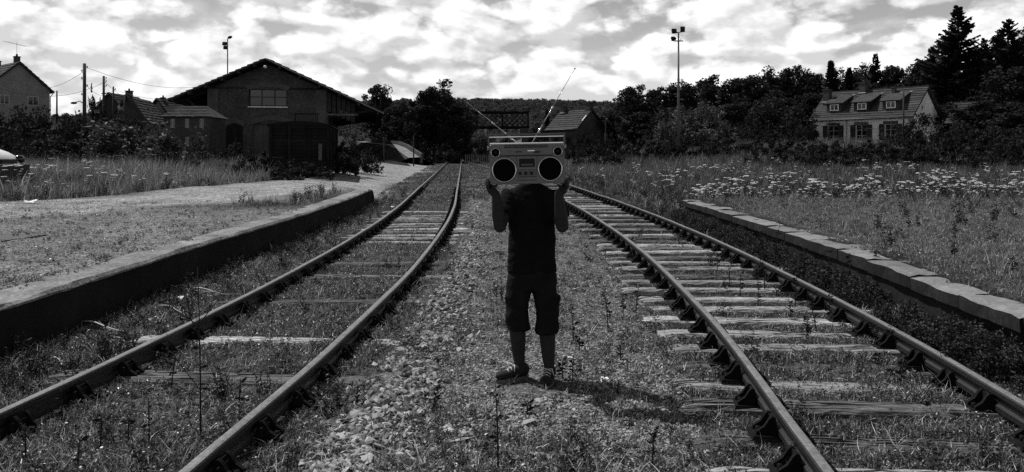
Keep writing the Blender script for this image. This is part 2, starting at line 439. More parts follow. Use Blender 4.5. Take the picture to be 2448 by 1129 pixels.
def build_ground():
    ys = [-10]
    while ys[-1] < 1200:
        y = ys[-1]
        ys.append(y + (0.5 if y < 2 else 0.11 if y < 13 else 0.22 if y < 30 else 0.6 if y < 60 else 2.0 if y < 140 else 12 if y < 300 else 60))
    ys = np.array(ys)
    left = []; d = 0.0
    offs = [0.05, 0.14, 0.22, 0.32, 0.45]
    while offs[-1] < 1000:
        o = offs[-1]; offs.append(o + (0.18 if o < 6 else 0.45 if o < 14 else 1.2 if o < 30 else 3 if o < 70 else 12 if o < 150 else 120))
    offs = np.array(offs)
    nc = 74
    rows = []
    for y in ys:
        a, b = float(wallL(y)), float(wallR(y))
        xs = np.concatenate([a - offs[::-1], a + (b - a) * np.linspace(0, 1, nc), b + offs])
        rows.append(xs)
    X = np.array(rows); Y = np.repeat(ys[:, None], X.shape[1], 1)
    Z = gz(X, Y)
    far = smooth(150, 500, np.hypot(X, Y))
    Z = Z + far * 1.5
    nr, ncol = X.shape
    V = np.stack([X, Y, Z], -1).reshape(-1, 3)
    i = np.arange(nr - 1)[:, None] * ncol + np.arange(ncol - 1)[None, :]
    F = np.stack([i, i + 1, i + ncol + 1, i + ncol], -1).reshape(-1, 4)
    # which surface lies where: gravelled yard and road, ballast between the tracks, soil elsewhere
    rd = road_dist(X, Y)
    g = 0.95 * (1 - smooth(1.6, 3.6, rd + 0.9 * fbm(X * 0.5, Y * 0.5, 21)))
    yard = smooth(0.2, 0.5, wallL(Y) - X) * (1 - smooth(24, 30, Y)) * (1 - smooth(17.5, 19.5, Y + 0.25 * (X + 10)))
    g = np.maximum(g, 0.56 * yard)
    mid = smooth(1.0, 1.25, X - cL(Y)) * smooth(1.1, 1.35, cR(Y) - X)
    g = np.maximum(g, 0.36 * mid * (1 - smooth(40, 70, Y)))
    g = np.maximum(g, 0.14 * (1 - smooth(1.2, 1.6, np.minimum(np.abs(X - cL(Y)), np.abs(X - cR(Y))))))
    platR = smooth(0.3, 0.8, X - wallR(Y)) * (1 - smooth(15, 18.5, Y - 0.15 * (X - 4)))
    g = np.maximum(g, 0.30 * platR)
    ridge = np.exp(-((X - cL(Y) - 1.35) / 0.25) ** 2) * (1 - smooth(25, 40, Y))
    g = np.maximum(g, 0.45 * ridge)
    m = bpy.data.materials.new('ground'); m.use_nodes = True
    nt = m.node_tree; N, L = nt.nodes, nt.links
    b = N['Principled BSDF']; b.inputs['Roughness'].default_value = 0.95; b.inputs['Specular IOR Level'].default_value = 0.1
    at = N.new('ShaderNodeAttribute'); at.attribute_name = 'gravel'
    ge = N.new('ShaderNodeNewGeometry')
    def nz(scale, detail=6, rough=0.65):
        n = N.new('ShaderNodeTexNoise'); n.inputs['Scale'].default_value = scale; n.inputs['Detail'].default_value = detail; n.inputs['Roughness'].default_value = rough
        L.new(ge.outputs['Position'], n.inputs['Vector']); return n.outputs[0]
    def mr(v, a, b_, c, d_):
        q = N.new('ShaderNodeMapRange'); q.inputs[1].default_value = a; q.inputs[2].default_value = b_; q.inputs[3].default_value = c; q.inputs[4].default_value = d_
        L.new(v, q.inputs[0]); return q.outputs[0]
    def mm(op, a, b_):
        q = N.new('ShaderNodeMath'); q.operation = op
        for k, v in enumerate((a, b_)):
            if isinstance(v, float): q.inputs[k].default_value = v
            else: L.new(v, q.inputs[k])
        return q.outputs[0]
    base = mr(at.outputs['Fac'], 0, 1, 0.016, 0.235)
    vo = N.new('ShaderNodeTexVoronoi'); vo.inputs['Scale'].default_value = 42; L.new(ge.outputs['Position'], vo.inputs['Vector'])
    sp = N.new('ShaderNodeSeparateColor'); L.new(vo.outputs['Color'], sp.inputs[0])
    grain = mr(sp.outputs[0], 0, 1, 0.25, 1.75)
    big = mr(nz(1.1), 0.3, 0.7, 0.6, 1.4)
    mid_ = mr(nz(9.0), 0.3, 0.7, 0.55, 1.45)
    L.new(mm('MULTIPLY', mm('MULTIPLY', base, grain), mm('MULTIPLY', big, mid_)), b.inputs['Base Color'])
    bp = N.new('ShaderNodeBump'); bp.inputs['Strength'].default_value = 0.9; bp.inputs['Distance'].default_value = 0.02
    hsum = mm('ADD', mm('MULTIPLY', vo.outputs['Distance'], 0.8), nz(30.0))
    L.new(hsum, bp.inputs['Height']); L.new(bp.outputs[0], b.inputs['Normal'])
    me = np_mesh('ground', V, F, m, True)
    a = me.attributes.new('gravel', 'FLOAT', 'POINT'); a.data.foreach_set('value', g.reshape(-1).astype(np.float32))
    o = bpy.data.objects.new('ground', me); link(o)
    tag(o, 'rough open ground of the old railway yard with gravel and soil', kind='structure')
    return o
ground = build_ground()

# far wooded hills
def hill_prof(x): return 21 + 11 * np.exp(-((x - 200) / 220) ** 2) + 11 * np.exp(-((x + 60) / 120) ** 2) + 3 * np.exp(-((x + 380) / 200) ** 2)
def build_hills():
    xs = np.linspace(-700, 900, 130); ys = np.linspace(230, 900, 60)
    X, Y = np.meshgrid(xs, ys)
    prof = hill_prof(X)
    Z = 2 + prof * smooth(230, 560, Y) * (1 - 0.5 * smooth(650, 900, Y)) + 2.5 * fbm(X * 0.02, Y * 0.02, 41)
    def hz(x, y):
        p = hill_prof(x)
        return 2 + p * smooth(230, 560, y) * (1 - 0.5 * smooth(650, 900, y)) + 2.5 * fbm(x * 0.02, y * 0.02, 41)
    Z[0, :] = -2
    n = len(xs)
    i = np.arange(len(ys) - 1)[:, None] * n + np.arange(n - 1)[None, :]
    F = np.stack([i, i + 1, i + n + 1, i + n], -1).reshape(-1, 4)
    o = bpy.data.objects.new('hill', np_mesh('hill', np.stack([X, Y, Z], -1).reshape(-1, 3), F, M['hill'], True)); link(o)
    tag(o, 'low wooded hills on the skyline', kind='structure')
    return hz
hill_z = build_hills()

# ------------------------------------------------------------------ railway tracks
def rail_section():
    """bull-head rail, (across, height) measured down from the running top; first 5 edges are the running top"""
    h = [(-0.026, -0.003), (-0.012, 0.0), (0.012, 0.0), (0.026, -0.003)]
    side = [(0.033, -0.012), (0.033, -0.04), (0.010, -0.055), (0.010, -0.095), (0.030, -0.108), (0.030, -0.140), (0.022, -0.147)]
    return h + side + [(-a, b) for a, b in side[::-1]]

def track_frame(c, y):
    e = 0.05; s = (float(c(y + e)) - float(c(y - e))) / (2 * e)
    t = Vector((s, 1, 0)).normalized(); n = Vector((t.y, -t.x, 0))
    return Vector((float(c(y)), y, 0)), t, n

def build_rail(c, side, y0, y1, parent, origin, seed):
    sec = rail_section(); ns = len(sec); vs_ = []; ys = []
    y = y0
    while y < y1: ys.append(y); y += 0.3 if y < 40 else 1.0
    ys.append(y1)
    for y in ys:
        p, t, n = track_frame(c, y)
        jz = 0.006 * float(vnoise(y * 0.35, seed)) + 0.003 * float(vnoise(y * 1.7, seed + 5)); jx = 0.008 * float(vnoise(y * 0.4, seed + 9))
        zt = float(rise(y)) + RAIL_TOP + jz
        q = p + n * (side * 0.7535 + jx)
        for a, b in sec: vs_.append(tuple(q + n * a + Vector((0, 0, zt + b)) - Vector(origin)))
    F = []; mi = []; sm = []
    for i in range(len(ys) - 1):
        for k in range(ns):
            k2 = (k + 1) % ns
            F.append((i * ns + k, i * ns + k2, (i + 1) * ns + k2, (i + 1) * ns + k)); mi.append(1 if k < 3 else 0)
    F.append(tuple(range(ns))); mi.append(0); F.append(tuple((len(ys) - 1) * ns + k for k in range(ns - 1, -1, -1))); mi.append(0)
    me = bpy.data.meshes.new('rail'); me.from_pydata(vs_, [], F)
    me.materials.append(M['rail']); me.materials.append(M['rail_top'])
    me.polygons.foreach_set('material_index', mi); me.update()
    bm = bmesh.new(); bm.from_mesh(me); bmesh.ops.recalc_face_normals(bm, faces=bm.faces); bm.to_mesh(me); bm.free()
    o = bpy.data.objects.new('rail', me); link(o); o.parent = parent
    return o

def sleeper_mesh(seed, L=2.55):
    """weathered timber: rounded edges, long drying cracks, rotten ends; top at z=0"""
    r = random.Random(seed)
    w, h = 0.25, 0.15
    nl = 26
    cracks = [c + r.uniform(-.01, .01) for c in (-.078, -.026, .026, .078)]
    prof = [(-w/2, -h), (-w/2, -0.025), (-w/2 + 0.018, -0.004)]
    for c in cracks: prof += [(c - 0.010, 0.0), (c, -0.028), (c + 0.010, -0.001)]
    prof += [(w/2 - 0.018, -0.004), (w/2, -0.025), (w/2, -h)]
    prof.sort(key=lambda p: (p[0], p[1]) if p[0] < 0 else (p[0], -p[1]))
    n = len(prof); vs_ = []
    for i in range(nl + 1):
        x = -L/2 + L * i / nl + (r.uniform(-0.03, 0.03) if 0 < i < nl else 0)
        end = min(i, nl - i)
        sag = -0.02 * (1 if end == 0 else 0.3 if end == 1 else 0)
        depth = [max(0, math.sin(x * r.uniform(1.5, 1.7) + k * 2 + seed)) for k in range(n)]
        for k, (a, b) in enumerate(prof):
            inner = 0 < k < n - 1
            z = b + (sag + r.uniform(-0.006, 0.004) if inner else 0)
            if b == -0.028: z = -0.003 - 0.055 * depth[k] + sag
            if r.random() < 0.04 and inner: z -= r.uniform(0.01, 0.03)
            vs_.append((x + (r.uniform(-0.03, 0.02) if end == 0 else 0), a + r.uniform(-0.006, 0.006), z))
    F = [(i*n + k, i*n + k + 1, (i+1)*n + k + 1, (i+1)*n + k) for i in range(nl) for k in range(n - 1)]
    F += [tuple(range(n)), tuple(nl*n + k for k in range(n - 1, -1, -1))]
    F += [(i*n, (i+1)*n, (i+1)*n + n - 1, i*n + n - 1) for i in range(nl)]
    me = bpy.data.meshes.new('sleeper'); me.from_pydata(vs_, [], F); me.materials.append(M['sleeper']); me.update()
    bm = bmesh.new(); bm.from_mesh(me); bmesh.ops.recalc_face_normals(bm, faces=bm.faces); bm.to_mesh(me); bm.free()
    return me
SLEEPERS = [sleeper_mesh(s) for s in range(6)]

def chair_mesh():
    """cast-iron rail chair: base plate, two ribbed jaws gripping the rail, coach screws and wooden key"""
    b = MB()
    b.box((0, 0, 0.012), (0.36, 0.20, 0.024), taper=(0.94, 0.9))
    for s in (-1, 1):
        prof = [(0.155, 0.02), (0.150, 0.045), (0.105, 0.075), (0.078, 0.118), (0.060, 0.135), (0.040, 0.128), (0.034, 0.100), (0.036, 0.02)]
        for yy in (-0.055, 0.055):
            b.prism([(s * a, 0, z) for a, z in prof], (0, yy - 0.014, 0), (0, yy + 0.014, 0))
        b.box((s * 0.048, 0, 0.075), (0.022, 0.10, 0.10))
        b.tube([(s * 0.13, 0, 0.02), (s * 0.13, 0, 0.055)], 0.016, 6)
    b.box((0.047 + 0.012, 0.0, 0.078), (0.030, 0.21, 0.05))
    me = b.mesh('rail_chair', M['iron'])
    bm = bmesh.new(); bm.from_mesh(me); bmesh.ops.recalc_face_normals(bm, faces=bm.faces); bm.to_mesh(me); bm.free()
    return me
CHAIR = chair_mesh()

SHOWN = []          # sleepers that lie open: (track, y, dz)
def build_track(c, y0, y1, ysl, label, visible, seed):
    org = Vector((float(c(0)), 0, 0))
    root = empty('railway_track', org, 0, label, 'railway track')
    r = random.Random(seed)
    for s in (-1, 1): build_rail(c, s, y0, y1, root, org, seed + s * 3)
    y = y0 + 0.35; k = 0
    rest = MB()
    while y < y1 - 0.3:
        p, t, n = track_frame(c, y)
        dz = visible(y, k, r)
        if dz > -0.03: SHOWN.append((seed, y))
        ang = math.atan2(t.y, t.x) - math.pi / 2
        z = float(rise(y)) + 0.004
        if y < ysl:
            o = child('sleeper', SLEEPERS[(k * 5 + seed) % 6], root, p - org + Vector((0, 0, z + dz)) + n * r.uniform(-0.06, 0.06), (0, R(r.uniform(-.8, .8)), ang + R(r.uniform(-1.2, 1.2)) + (math.pi if r.random() < 0.5 else 0)))
            o.scale = (r.uniform(0.97, 1.03), r.uniform(0.88, 1.05), 1)
            if y < 34:
                fl = Matrix.Rotation(o.rotation_euler.z, 4, 'Z')
                for s in (-1, 1):
                    q = (p - org + n * (s * 0.7535)) - o.location; q = fl.inverted() @ Vector((q.x, q.y, 0))
                    ch = child('rail_chair', CHAIR, o, (q.x / o.scale.x, q.y / o.scale.y, -dz + 0.0), (0, 0, -o.rotation_euler.z + ang), (1 / o.scale.x, 1 / o.scale.y, 1.0))
        else:
            rest.box(p - org + Vector((0, 0, z + dz - 0.07)), (2.5, 0.25, 0.14), Matrix.Rotation(ang, 3, 'Z'))
        y += 0.60 + r.uniform(-0.05, 0.05); k += 1
    if rest.v:
        o = rest.build('distant_sleepers', M['sleeper'], root); o['kind'] = 'stuff'
    return root

def vis_right(y, k, r):
    if y < 12: return r.choice([0.02, 0.014, 0.004, -0.012])
    return r.choice([0.022, 0.014, 0.0, -0.02, -0.032])
LEFT_SHOWN = (6.15, 7.4, 9.2, 11.05, 12.3)
def vis_left(y, k, r):
    if any(abs(y - v) < 0.31 for v in LEFT_SHOWN): return 0.034
    if 14.8 < y < 22.5: return r.choice([0.02, 0.01])
    if 28 < y < 36: return -0.01
    return r.choice([-0.05, -0.06, -0.035])
track_left = build_track(cL, 1.5, 128, 46, 'rusty railway track that bends away beside the dark concrete platform wall', vis_left, 2)
track_right = build_track(cR, 1.5, 106, 46, 'railway track with open bleached sleepers beside the stone-edged platform', vis_right, 5)

# ------------------------------------------------------------------ platform edges
def build_left_wall():
    ys = np.arange(-3, ENDL + 0.01, 0.18)
    org = Vector((-4.1, 10, 0))
    root = empty('platform_wall', org, 0, 'long dark concrete platform wall with pale top beside the bending track', 'platform wall')
    def sweep(sec_fn, name, m):
        vs_ = []; n = None
        for y in ys:
            x0 = float(wallL(y)); z0 = float(rise(y))
            sec = sec_fn(y, x0, z0); n = len(sec)
            vs_ += [(a - org.x, y - org.y, b - org.z) for a, b in sec]
        F = [(i*n + k, i*n + (k+1) % n, (i+1)*n + (k+1) % n, (i+1)*n + k) for i in range(len(ys) - 1) for k in range(n)]
        F += [tuple(range(n)), tuple((len(ys) - 1)*n + k for k in range(n - 1, -1, -1))]
        mb = MB(); mb.add(vs_, F); return mb.build(name, m, root)
    def cap(y):   # the last stretch breaks down to the ground
        return 1 - 0.72 * float(smooth(ENDL - 0.9, ENDL, y)) ** 1.4
    def wall_sec(y, x, z):
        nz = [0.03 * float(vnoise(y * 1.6, k * 3.1, 61)) for k in range(4)]
        h = (HL - 0.045) * cap(y)
        return [(x - 0.05 + nz[0], z - 0.5), (x - 0.02 + nz[1], z + h * 0.45), (x - 0.015 + nz[2], z + h), (x - 0.46, z + h), (x - 0.46, z - 0.5)]
    def cap_sec(y, x, z):
        chip = max(0, float(vnoise(y * 2.3, 1.3, 63)) - 0.35) * 0.10
        e = 0.02 * float(vnoise(y * 3.1, 4.4, 65)); b = 0.05 * float(vnoise(y * 0.9, 8.4, 66))
        h = HL * cap(y)
        return [(x + 0.012 + e - chip, z + h - 0.044), (x + 0.02 + e - chip, z + h - 0.02 - chip * .5), (x - 0.012 + e - chip, z + h + 0.006 + 0.01 * float(vnoise(y * 2, 2.2, 64))), (x - 0.2, z + h + 0.012), (x - 0.40 + b, z + h + 0.012), (x - 0.47 + b, z + h - 0.044)]
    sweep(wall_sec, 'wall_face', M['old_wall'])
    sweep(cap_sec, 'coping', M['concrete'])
build_left_wall()

def build_right_edge():
    org = Vector((4.1, 10, 0))
    root = empty('platform_edge', org, 0, 'low platform edge of uneven pale coping stones beside the bleached sleepers', 'platform edge')
    r = random.Random(12)
    # retaining wall set back below the stones
    ys = np.arange(-2, ENDR - 0.05, 0.4); vs_ = []
    for y in ys:
        x = float(wallR(y)) + 0.07 + 0.015 * float(vnoise(y * 2, 5, 71)); z = float(rise(y))
        vs_ += [(x - org.x, y - org.y, z - 0.5), (x - org.x, y - org.y, z + HR - 0.13), (x + 0.3 - org.x, y - org.y, z + HR - 0.13), (x + 0.3 - org.x, y - org.y, z - 0.5)]
    n = 4
    F = [(i*n + k, i*n + (k+1) % n, (i+1)*n + (k+1) % n, (i+1)*n + k) for i in range(len(ys) - 1) for k in range(n)] + [(0, 1, 2, 3), tuple((len(ys)-1)*n + k for k in (3, 2, 1, 0))]
    mb = MB(); mb.add(vs_, F); mb.build('wall_face', M['old_wall'], root)
    y = -1.5
    while y < ENDR - 0.3:
        L = r.uniform(0.95, 1.55)
        y2 = min(y + L, ENDR)
        w = r.uniform(0.42, 0.58); dz = r.uniform(-0.012, 0.008); dx = r.uniform(-0.01, 0.01)
        nl, nw = 8, 5
        bm = bmesh.new(); top = []; bot = []
        mid = (y + y2) / 2; xm = float(wallR(mid)); zm = float(rise(mid)) + HR
        slope = (float(wallR(y2)) - float(wallR(y))) / (y2 - y)
        tilt = r.uniform(-0.01, 0.01)
        for i in range(nl + 1):
            tr, br = [], []
            for j in range(nw + 1):
                u = i / nl; v = j / nw
                yy = (u - 0.5) * (y2 - y - 0.012)
                back = w + 0.07 * float(vnoise(yy * 3 + y, 3, 75)) - (0.03 if i in (0, nl) else 0)
                xx = dx + back * v + slope * yy + (0.012 * float(vnoise(yy * 6 + y * 3, 7, 76)) if j == 0 else 0)
                zz = dz + tilt * (v - 0.5) + 0.012 * float(vnoise(yy * 4 + y, v * 5, 77)) - (0.012 if j == 0 else 0.010 if j == nw else 0) - (0.005 if i in (0, nl) else 0)
                tr.append(bm.verts.new((xx, yy, zz))); br.append(bm.verts.new((xx + (0.01 if j == 0 else 0), yy, -0.145)))
            top.append(tr); bot.append(br)
        for i in range(nl):
            for j in range(nw):
                bm.faces.new((top[i][j], top[i+1][j], top[i+1][j+1], top[i][j+1]))
                bm.faces.new((bot[i][j], bot[i][j+1], bot[i+1][j+1], bot[i+1][j]))
        for i in range(nl):
            bm.faces.new((top[i][0], bot[i][0], bot[i+1][0], top[i+1][0])); bm.faces.new((top[i+1][nw], bot[i+1][nw], bot[i][nw], top[i][nw]))
        for j in range(nw):
            bm.faces.new((top[0][j+1], bot[0][j+1], bot[0][j], top[0][j])); bm.faces.new((top[nl][j], bot[nl][j], bot[nl][j+1], top[nl][j+1]))
        bmesh.ops.recalc_face_normals(bm, faces=bm.faces)
        me = bpy.data.meshes.new('coping_stone'); bm.to_mesh(me); bm.free(); me.materials.append(M['coping']); me.materials.append(M['coping_shade'])
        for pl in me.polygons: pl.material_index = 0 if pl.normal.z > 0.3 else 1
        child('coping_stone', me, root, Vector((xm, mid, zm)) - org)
        y = y2
build_right_edge()

# ------------------------------------------------------------------ scattering of what nobody could count
VIS = 0.63 * 1.12
def in_view(x, y, margin=1.0):
    return (np.abs(x) < VIS * y + margin) & (y > 3.4)

def scatter(name, pts, sc, variants, label, seed=0, tilt=0.15, idx=None, rz=None):
    """one 'stuff' object: geometry-node instances of small meshes on given points"""
    r = np.random.default_rng(seed)
    n = len(pts)
    me = bpy.data.meshes.new(name); me.vertices.add(n); me.vertices.foreach_set('co', np.asarray(pts, np.float32).ravel())
    rot = np.stack([r.normal(0, tilt, n), r.normal(0, tilt, n), r.uniform(0, 6.283, n) if rz is None else rz], -1).astype(np.float32)
    a = me.attributes.new('rot', 'FLOAT_VECTOR', 'POINT'); a.data.foreach_set('vector', rot.ravel())
    a = me.attributes.new('sc', 'FLOAT', 'POINT'); a.data.foreach_set('value', np.asarray(sc, np.float32))
    a = me.attributes.new('pick', 'INT', 'POINT'); a.data.foreach_set('value', (r.integers(0, len(variants), n) if idx is None else idx).astype(np.int32))
    o = bpy.data.objects.new(name, me); link(o)
    tag(o, label, kind='stuff')
    col = bpy.data.collections.new(name + '_source')
    for k, vm in enumerate(variants):
        so = bpy.data.objects.new('%s_%02d' % (name, k), vm); col.objects.link(so)
    ng = bpy.data.node_groups.new(name, 'GeometryNodeTree')
    ng.interface.new_socket('Geometry', in_out='INPUT', socket_type='NodeSocketGeometry')
    ng.interface.new_socket('Geometry', in_out='OUTPUT', socket_type='NodeSocketGeometry')
    N, L = ng.nodes, ng.links
    gi = N.new('NodeGroupInput'); go = N.new('NodeGroupOutput')
    ip = N.new('GeometryNodeInstanceOnPoints'); ci = N.new('GeometryNodeCollectionInfo')
    ci.inputs['Collection'].default_value = col
    ci.inputs['Separate Children'].default_value = True; ci.inputs['Reset Children'].default_value = True
    def attr(nm, t):
        q = N.new('GeometryNodeInputNamedAttribute'); q.data_type = t; q.inputs['Name'].default_value = nm
        return q.outputs['Attribute']
    L.new(gi.outputs[0], ip.inputs['Points']); L.new(ci.outputs[0], ip.inputs['Instance'])
    ip.inputs['Pick Instance'].default_value = True
    L.new(attr('pick', 'INT'), ip.inputs['Instance Index'])
    L.new(attr('rot', 'FLOAT_VECTOR'), ip.inputs['Rotation'])
    L.new(attr('sc', 'FLOAT'), ip.inputs['Scale'])
    L.new(ip.outputs[0], go.inputs[0])
    md = o.modifiers.new('scatter', 'NODES'); md.node_group = ng
    return o

def blade_clump(seed, n, h, spread, width, mats, bend=0.6, segs=3, straw=0.2):
    """tuft of curved tapering blades"""
    r = np.random.default_rng(seed)
    V = []; F = []; MI = []
    for i in range(n):
        a = r.uniform(0, 6.283); rad = spread * math.sqrt(r.uniform(0, 1))
        bx, by = rad * math.cos(a), rad * math.sin(a)
        hh = h * r.uniform(0.45, 1.0); d = a + r.normal(0, 0.9); b = bend * r.uniform(0.2, 1.2) * hh; w = width * r.uniform(0.6, 1.3)
        px, py = -math.sin(d + r.normal(0, .7)), math.cos(d)
        o = len(V); mi = 1 if r.random() < straw else 0
        for s in range(segs + 1):
            t = s / segs
            x = bx + math.cos(d) * b * t ** 1.8; y = by + math.sin(d) * b * t ** 1.8; z = hh * (t - 0.28 * bend * t ** 3)
            ww = w * (1 - t) ** 0.7
            if s < segs: V += [(x - px * ww / 2, y - py * ww / 2, z), (x + px * ww / 2, y + py * ww / 2, z)]
            else: V.append((x, y, z))
        for s in range(segs - 1): F.append((o + 2*s, o + 2*s + 1, o + 2*s + 3, o + 2*s + 2)); MI.append(mi)
        F.append((o + 2*(segs-1), o + 2*(segs-1) + 1, o + 2*segs)); MI.append(mi)
    me = bpy.data.meshes.new('tuft'); me.from_pydata(V, [], F)
    for m in mats: me.materials.append(m)
    me.polygons.foreach_set('material_index', MI); me.update()
    return me

def leafy_weed(seed, h, n_stem, leaf, mats, dense=9, spread=0.05):
    """low weed: thin stems set with small pointed leaves"""
    r = np.random.default_rng(seed); V = []; F = []; MI = []
    def quad(p, d, l, w, mi):
        d = d / np.linalg.norm(d); s = np.cross(d, r.normal(0, 1, 3)); s /= np.linalg.norm(s) + 1e-9
        o = len(V); V.extend([tuple(p), tuple(p + d*l*.5 + s*w*.5), tuple(p + d*l), tuple(p + d*l*.5 - s*w*.5)]); F.append((o, o+1, o+2, o+3)); MI.append(mi)
    for i in range(n_stem):
        a = r.uniform(0, 6.283); lean = r.normal(0, 0.22, 2); hh = h * r.uniform(0.5, 1)
        b = np.array([math.cos(a) * spread * r.random(), math.sin(a) * spread * r.random(), 0])
        tip = b + np.array([lean[0] * hh, lean[1] * hh, hh])
        s = np.array([0.0025 + 0.003 * h, 0, 0]); s2 = np.array([0, 0.0025 + 0.003 * h, 0])
        for q in (s, s2):
            o = len(V); V.extend([tuple(b - q), tuple(b + q), tuple(tip + q*.4), tuple(tip - q*.4)]); F.append((o, o+1, o+2, o+3)); MI.append(1)
        for k in range(dense):
            t = r.uniform(0.1, 1.0) ** 0.8; p = b + (tip - b) * t
            d = np.array([r.normal(), r.normal(), r.uniform(-0.2, 0.9)])
            quad(p, d, leaf * r.uniform(0.5, 1.2) * (1.15 - 0.5 * t), leaf * 0.4 * r.uniform(0.6, 1.1), 0)
    me = bpy.data.meshes.new('weed'); me.from_pydata(V, [], F)
    for m in mats: me.materials.append(m)
    me.polygons.foreach_set('material_index', MI); me.update()
    return me

def stone_mesh(seed, flat=0.6):
    r = random.Random(seed); bm = bmesh.new()
    for i in range(13):
        a = r.uniform(0, 6.283); z = r.uniform(-1, 1); q = math.sqrt(1 - z*z) * r.uniform(0.75, 1.1)
        bm.verts.new((q * math.cos(a) * r.uniform(0.85, 1.25), q * math.sin(a), z * flat * r.uniform(0.8, 1.1)))
    res = bmesh.ops.convex_hull(bm, input=bm.verts)
    for v in [v for v in bm.verts if not v.link_faces]: bm.verts.remove(v)
    bmesh.ops.recalc_face_normals(bm, faces=bm.faces)
    me = bpy.data.meshes.new('stone'); bm.to_mesh(me); bm.free(); me.materials.append(M['stone'])
    return me
STONES = [stone_mesh(s, 0.45 + 0.05 * (s % 5)) for s in range(10)]

# ------------------------------------------------------------------ ground cover
SHORT = [blade_clump(100 + i, 16, 0.085, 0.07, 0.006, (M['grass'], M['straw']), 1.1, 2, 0.30) for i in range(5)]
FINE = [leafy_weed(200 + i, 0.055, 5, 0.030, (M['grass'], M['straw']), 7, 0.07) for i in range(5)]
MEDIUM = [blade_clump(300 + i, 20, 0.26, 0.09, 0.007, (M['grass_tall'], M['straw']), 0.7, 3, 0.22) for i in range(4)]
WEEDS = [leafy_weed(400 + i, 0.34, 5, 0.055, (M['weed'], M['stem']), 16, 0.08) for i in range(5)]
TALL = [blade_clump(500 + i, 26, 0.75, 0.22, 0.010, (M['grass_tall'], M['straw']), 0.45, 3, 0.16) for i in range(4)]
STRAWS = [blade_clump(600 + i, 4, 0.14, 0.12, 0.005, (M['straw'], M['straw']), 1.6, 4, 0.0) for i in range(4)]

def sample(n, y0, y1, seed, power=1.6, xlim=None):
    r = np.random.default_rng(seed)
    y = y0 + (y1 - y0) * r.random(n) ** power
    x = (r.random(n) * 2 - 1) * (VIS * y + 0.6)
    if xlim: x = xlim[0] + (xlim[1] - xlim[0]) * r.random(n)
    return x, y, r

def zones(x, y):
    a = wallL(y); b = wallR(y)
    yL = y < ENDL + 1; yR = y < ENDR + 0.5
    z = {}
    z['bed'] = (x > a + 0.03) & (x < b - 0.02)
    z['yard'] = (x < a - 0.5) & (y < 20 + 0.0 * x)
    z['platR'] = (x > b + 0.62) & (y < 21.3)
    z['onwallL'] = (x <= a + 0.03) & (x >= a - 0.5) & yL
    z['onwallR'] = (x >= b - 0.02) & (x <= b + 0.5) & yR
    z['dl'] = np.abs(x - cL(y)); z['dr'] = np.abs(x - cR(y))
    z['mid'] = (x - cL(y) > 1.0) & (cR(y) - x > 1.15)
    return z
def rails_clear(z, w=0.055): return (np.abs(z['dl'] - 0.7535) > w) & (np.abs(z['dr'] - 0.7535) > w)

def off_sleepers(x, y, r, p=0.8):
    keep = np.ones(len(x), bool)
    for c, seed in ((cL, 2), (cR, 5)):
        ys = np.sort(np.array([q[1] for q in SHOWN if q[0] == seed])); i = np.clip(np.searchsorted(ys, y), 1, len(ys) - 1)
        d = np.minimum(np.abs(y - ys[i - 1]), np.abs(y - ys[i]))
        keep &= ~((d < 0.105) & (np.abs(x - c(y)) < 1.3) & (r.random(len(x)) < (p * .95 if seed == 5 else min(1, p * 1.18))))
    return keep
def place(x, y, keep): return np.stack([x[keep], y[keep], gz(x[keep], y[keep]) - 0.006], -1)

# low creeping cover over the track bed and the platforms
x, y, r = sample(210000, 3.9, 30, 11, 1.75); z = zones(x, y)
patch = fbm(x * 0.9, y * 0.9, 31) + 0.35 * fbm(x * 4, y * 4, 33)
dens = np.where(z['bed'], 0.75, 0.0)
dens = np.where(z['mid'], 0.16, dens)
dens = np.where((x > -0.1) & (x < 1.25) & (y > 4.9) & (y < 6.4), 0.07, dens)
ridge = np.exp(-((x - cL(y) - 1.35) / 0.30) ** 2)
dens = dens * (1 - 0.75 * ridge)
dens = np.where((z['dr'] < 1.2), np.where(y < 9, 0.6, 0.20), dens)
dens = np.where(z['yard'], np.where(road_dist(x, y) < 2.6, 0.02, 0.05), dens)
dens = np.where(z['platR'], 0.35, dens)
dens = np.where(z['onwallL'] | z['onwallR'], 0.07, dens)
keep = (r.random(len(x)) < dens * np.clip(0.85 + 1.3 * patch, 0.2, 1.4)) & rails_clear(z, 0.06) & off_sleepers(x, y, r)
fine = r.random(len(x)) < 0.55
k1 = keep & fine; k2 = keep & ~fine
g1 = scatter('low_weeds', place(x, y, k1), r.uniform(0.5, 1.25, k1.sum()), FINE, 'low leafy weeds creeping over the track bed', 1)
g2 = scatter('short_grass', place(x, y, k2), r.uniform(0.4, 1.1, k2.sum()), SHORT, 'short dry grass over the track bed and platforms', 2, 0.3)

# the same cover carried on over the bed further off
x, y, r = sample(26000, 26, 80, 12, 1.3, (-9, 6)); z = zones(x, y)
keep = (x > cL(y) - 2.2) & (x < cR(y) + 1.6) & (r.random(len(x)) < np.clip(0.5 + 1.4 * fbm(x * .6, y * .6, 32), 0.05, 1)) & rails_clear(z, 0.09)
scatter('far_low_weeds', place(x, y, keep), r.uniform(0.8, 2.0, keep.sum()), FINE, 'low weeds on the track bed further off', 14)
# weeds crowding the foot of the low platform
x, y, r = sample(5000, 4, 21, 14, 1.2, (2, 5)); x = wallR(y) - np.abs(r.normal(0, .22, len(x))) - .01
keep = (x > cR(y) + .95) & (r.random(len(x)) < np.clip(.25 + 1.1 * fbm(y * 1.4, x * 0, 58), .03, .8))
scatter('edge_weeds', place(x, y, keep), r.uniform(0.35, 1.0, keep.sum()), WEEDS, 'dark weeds crowding the foot of the low platform', 15, .2)

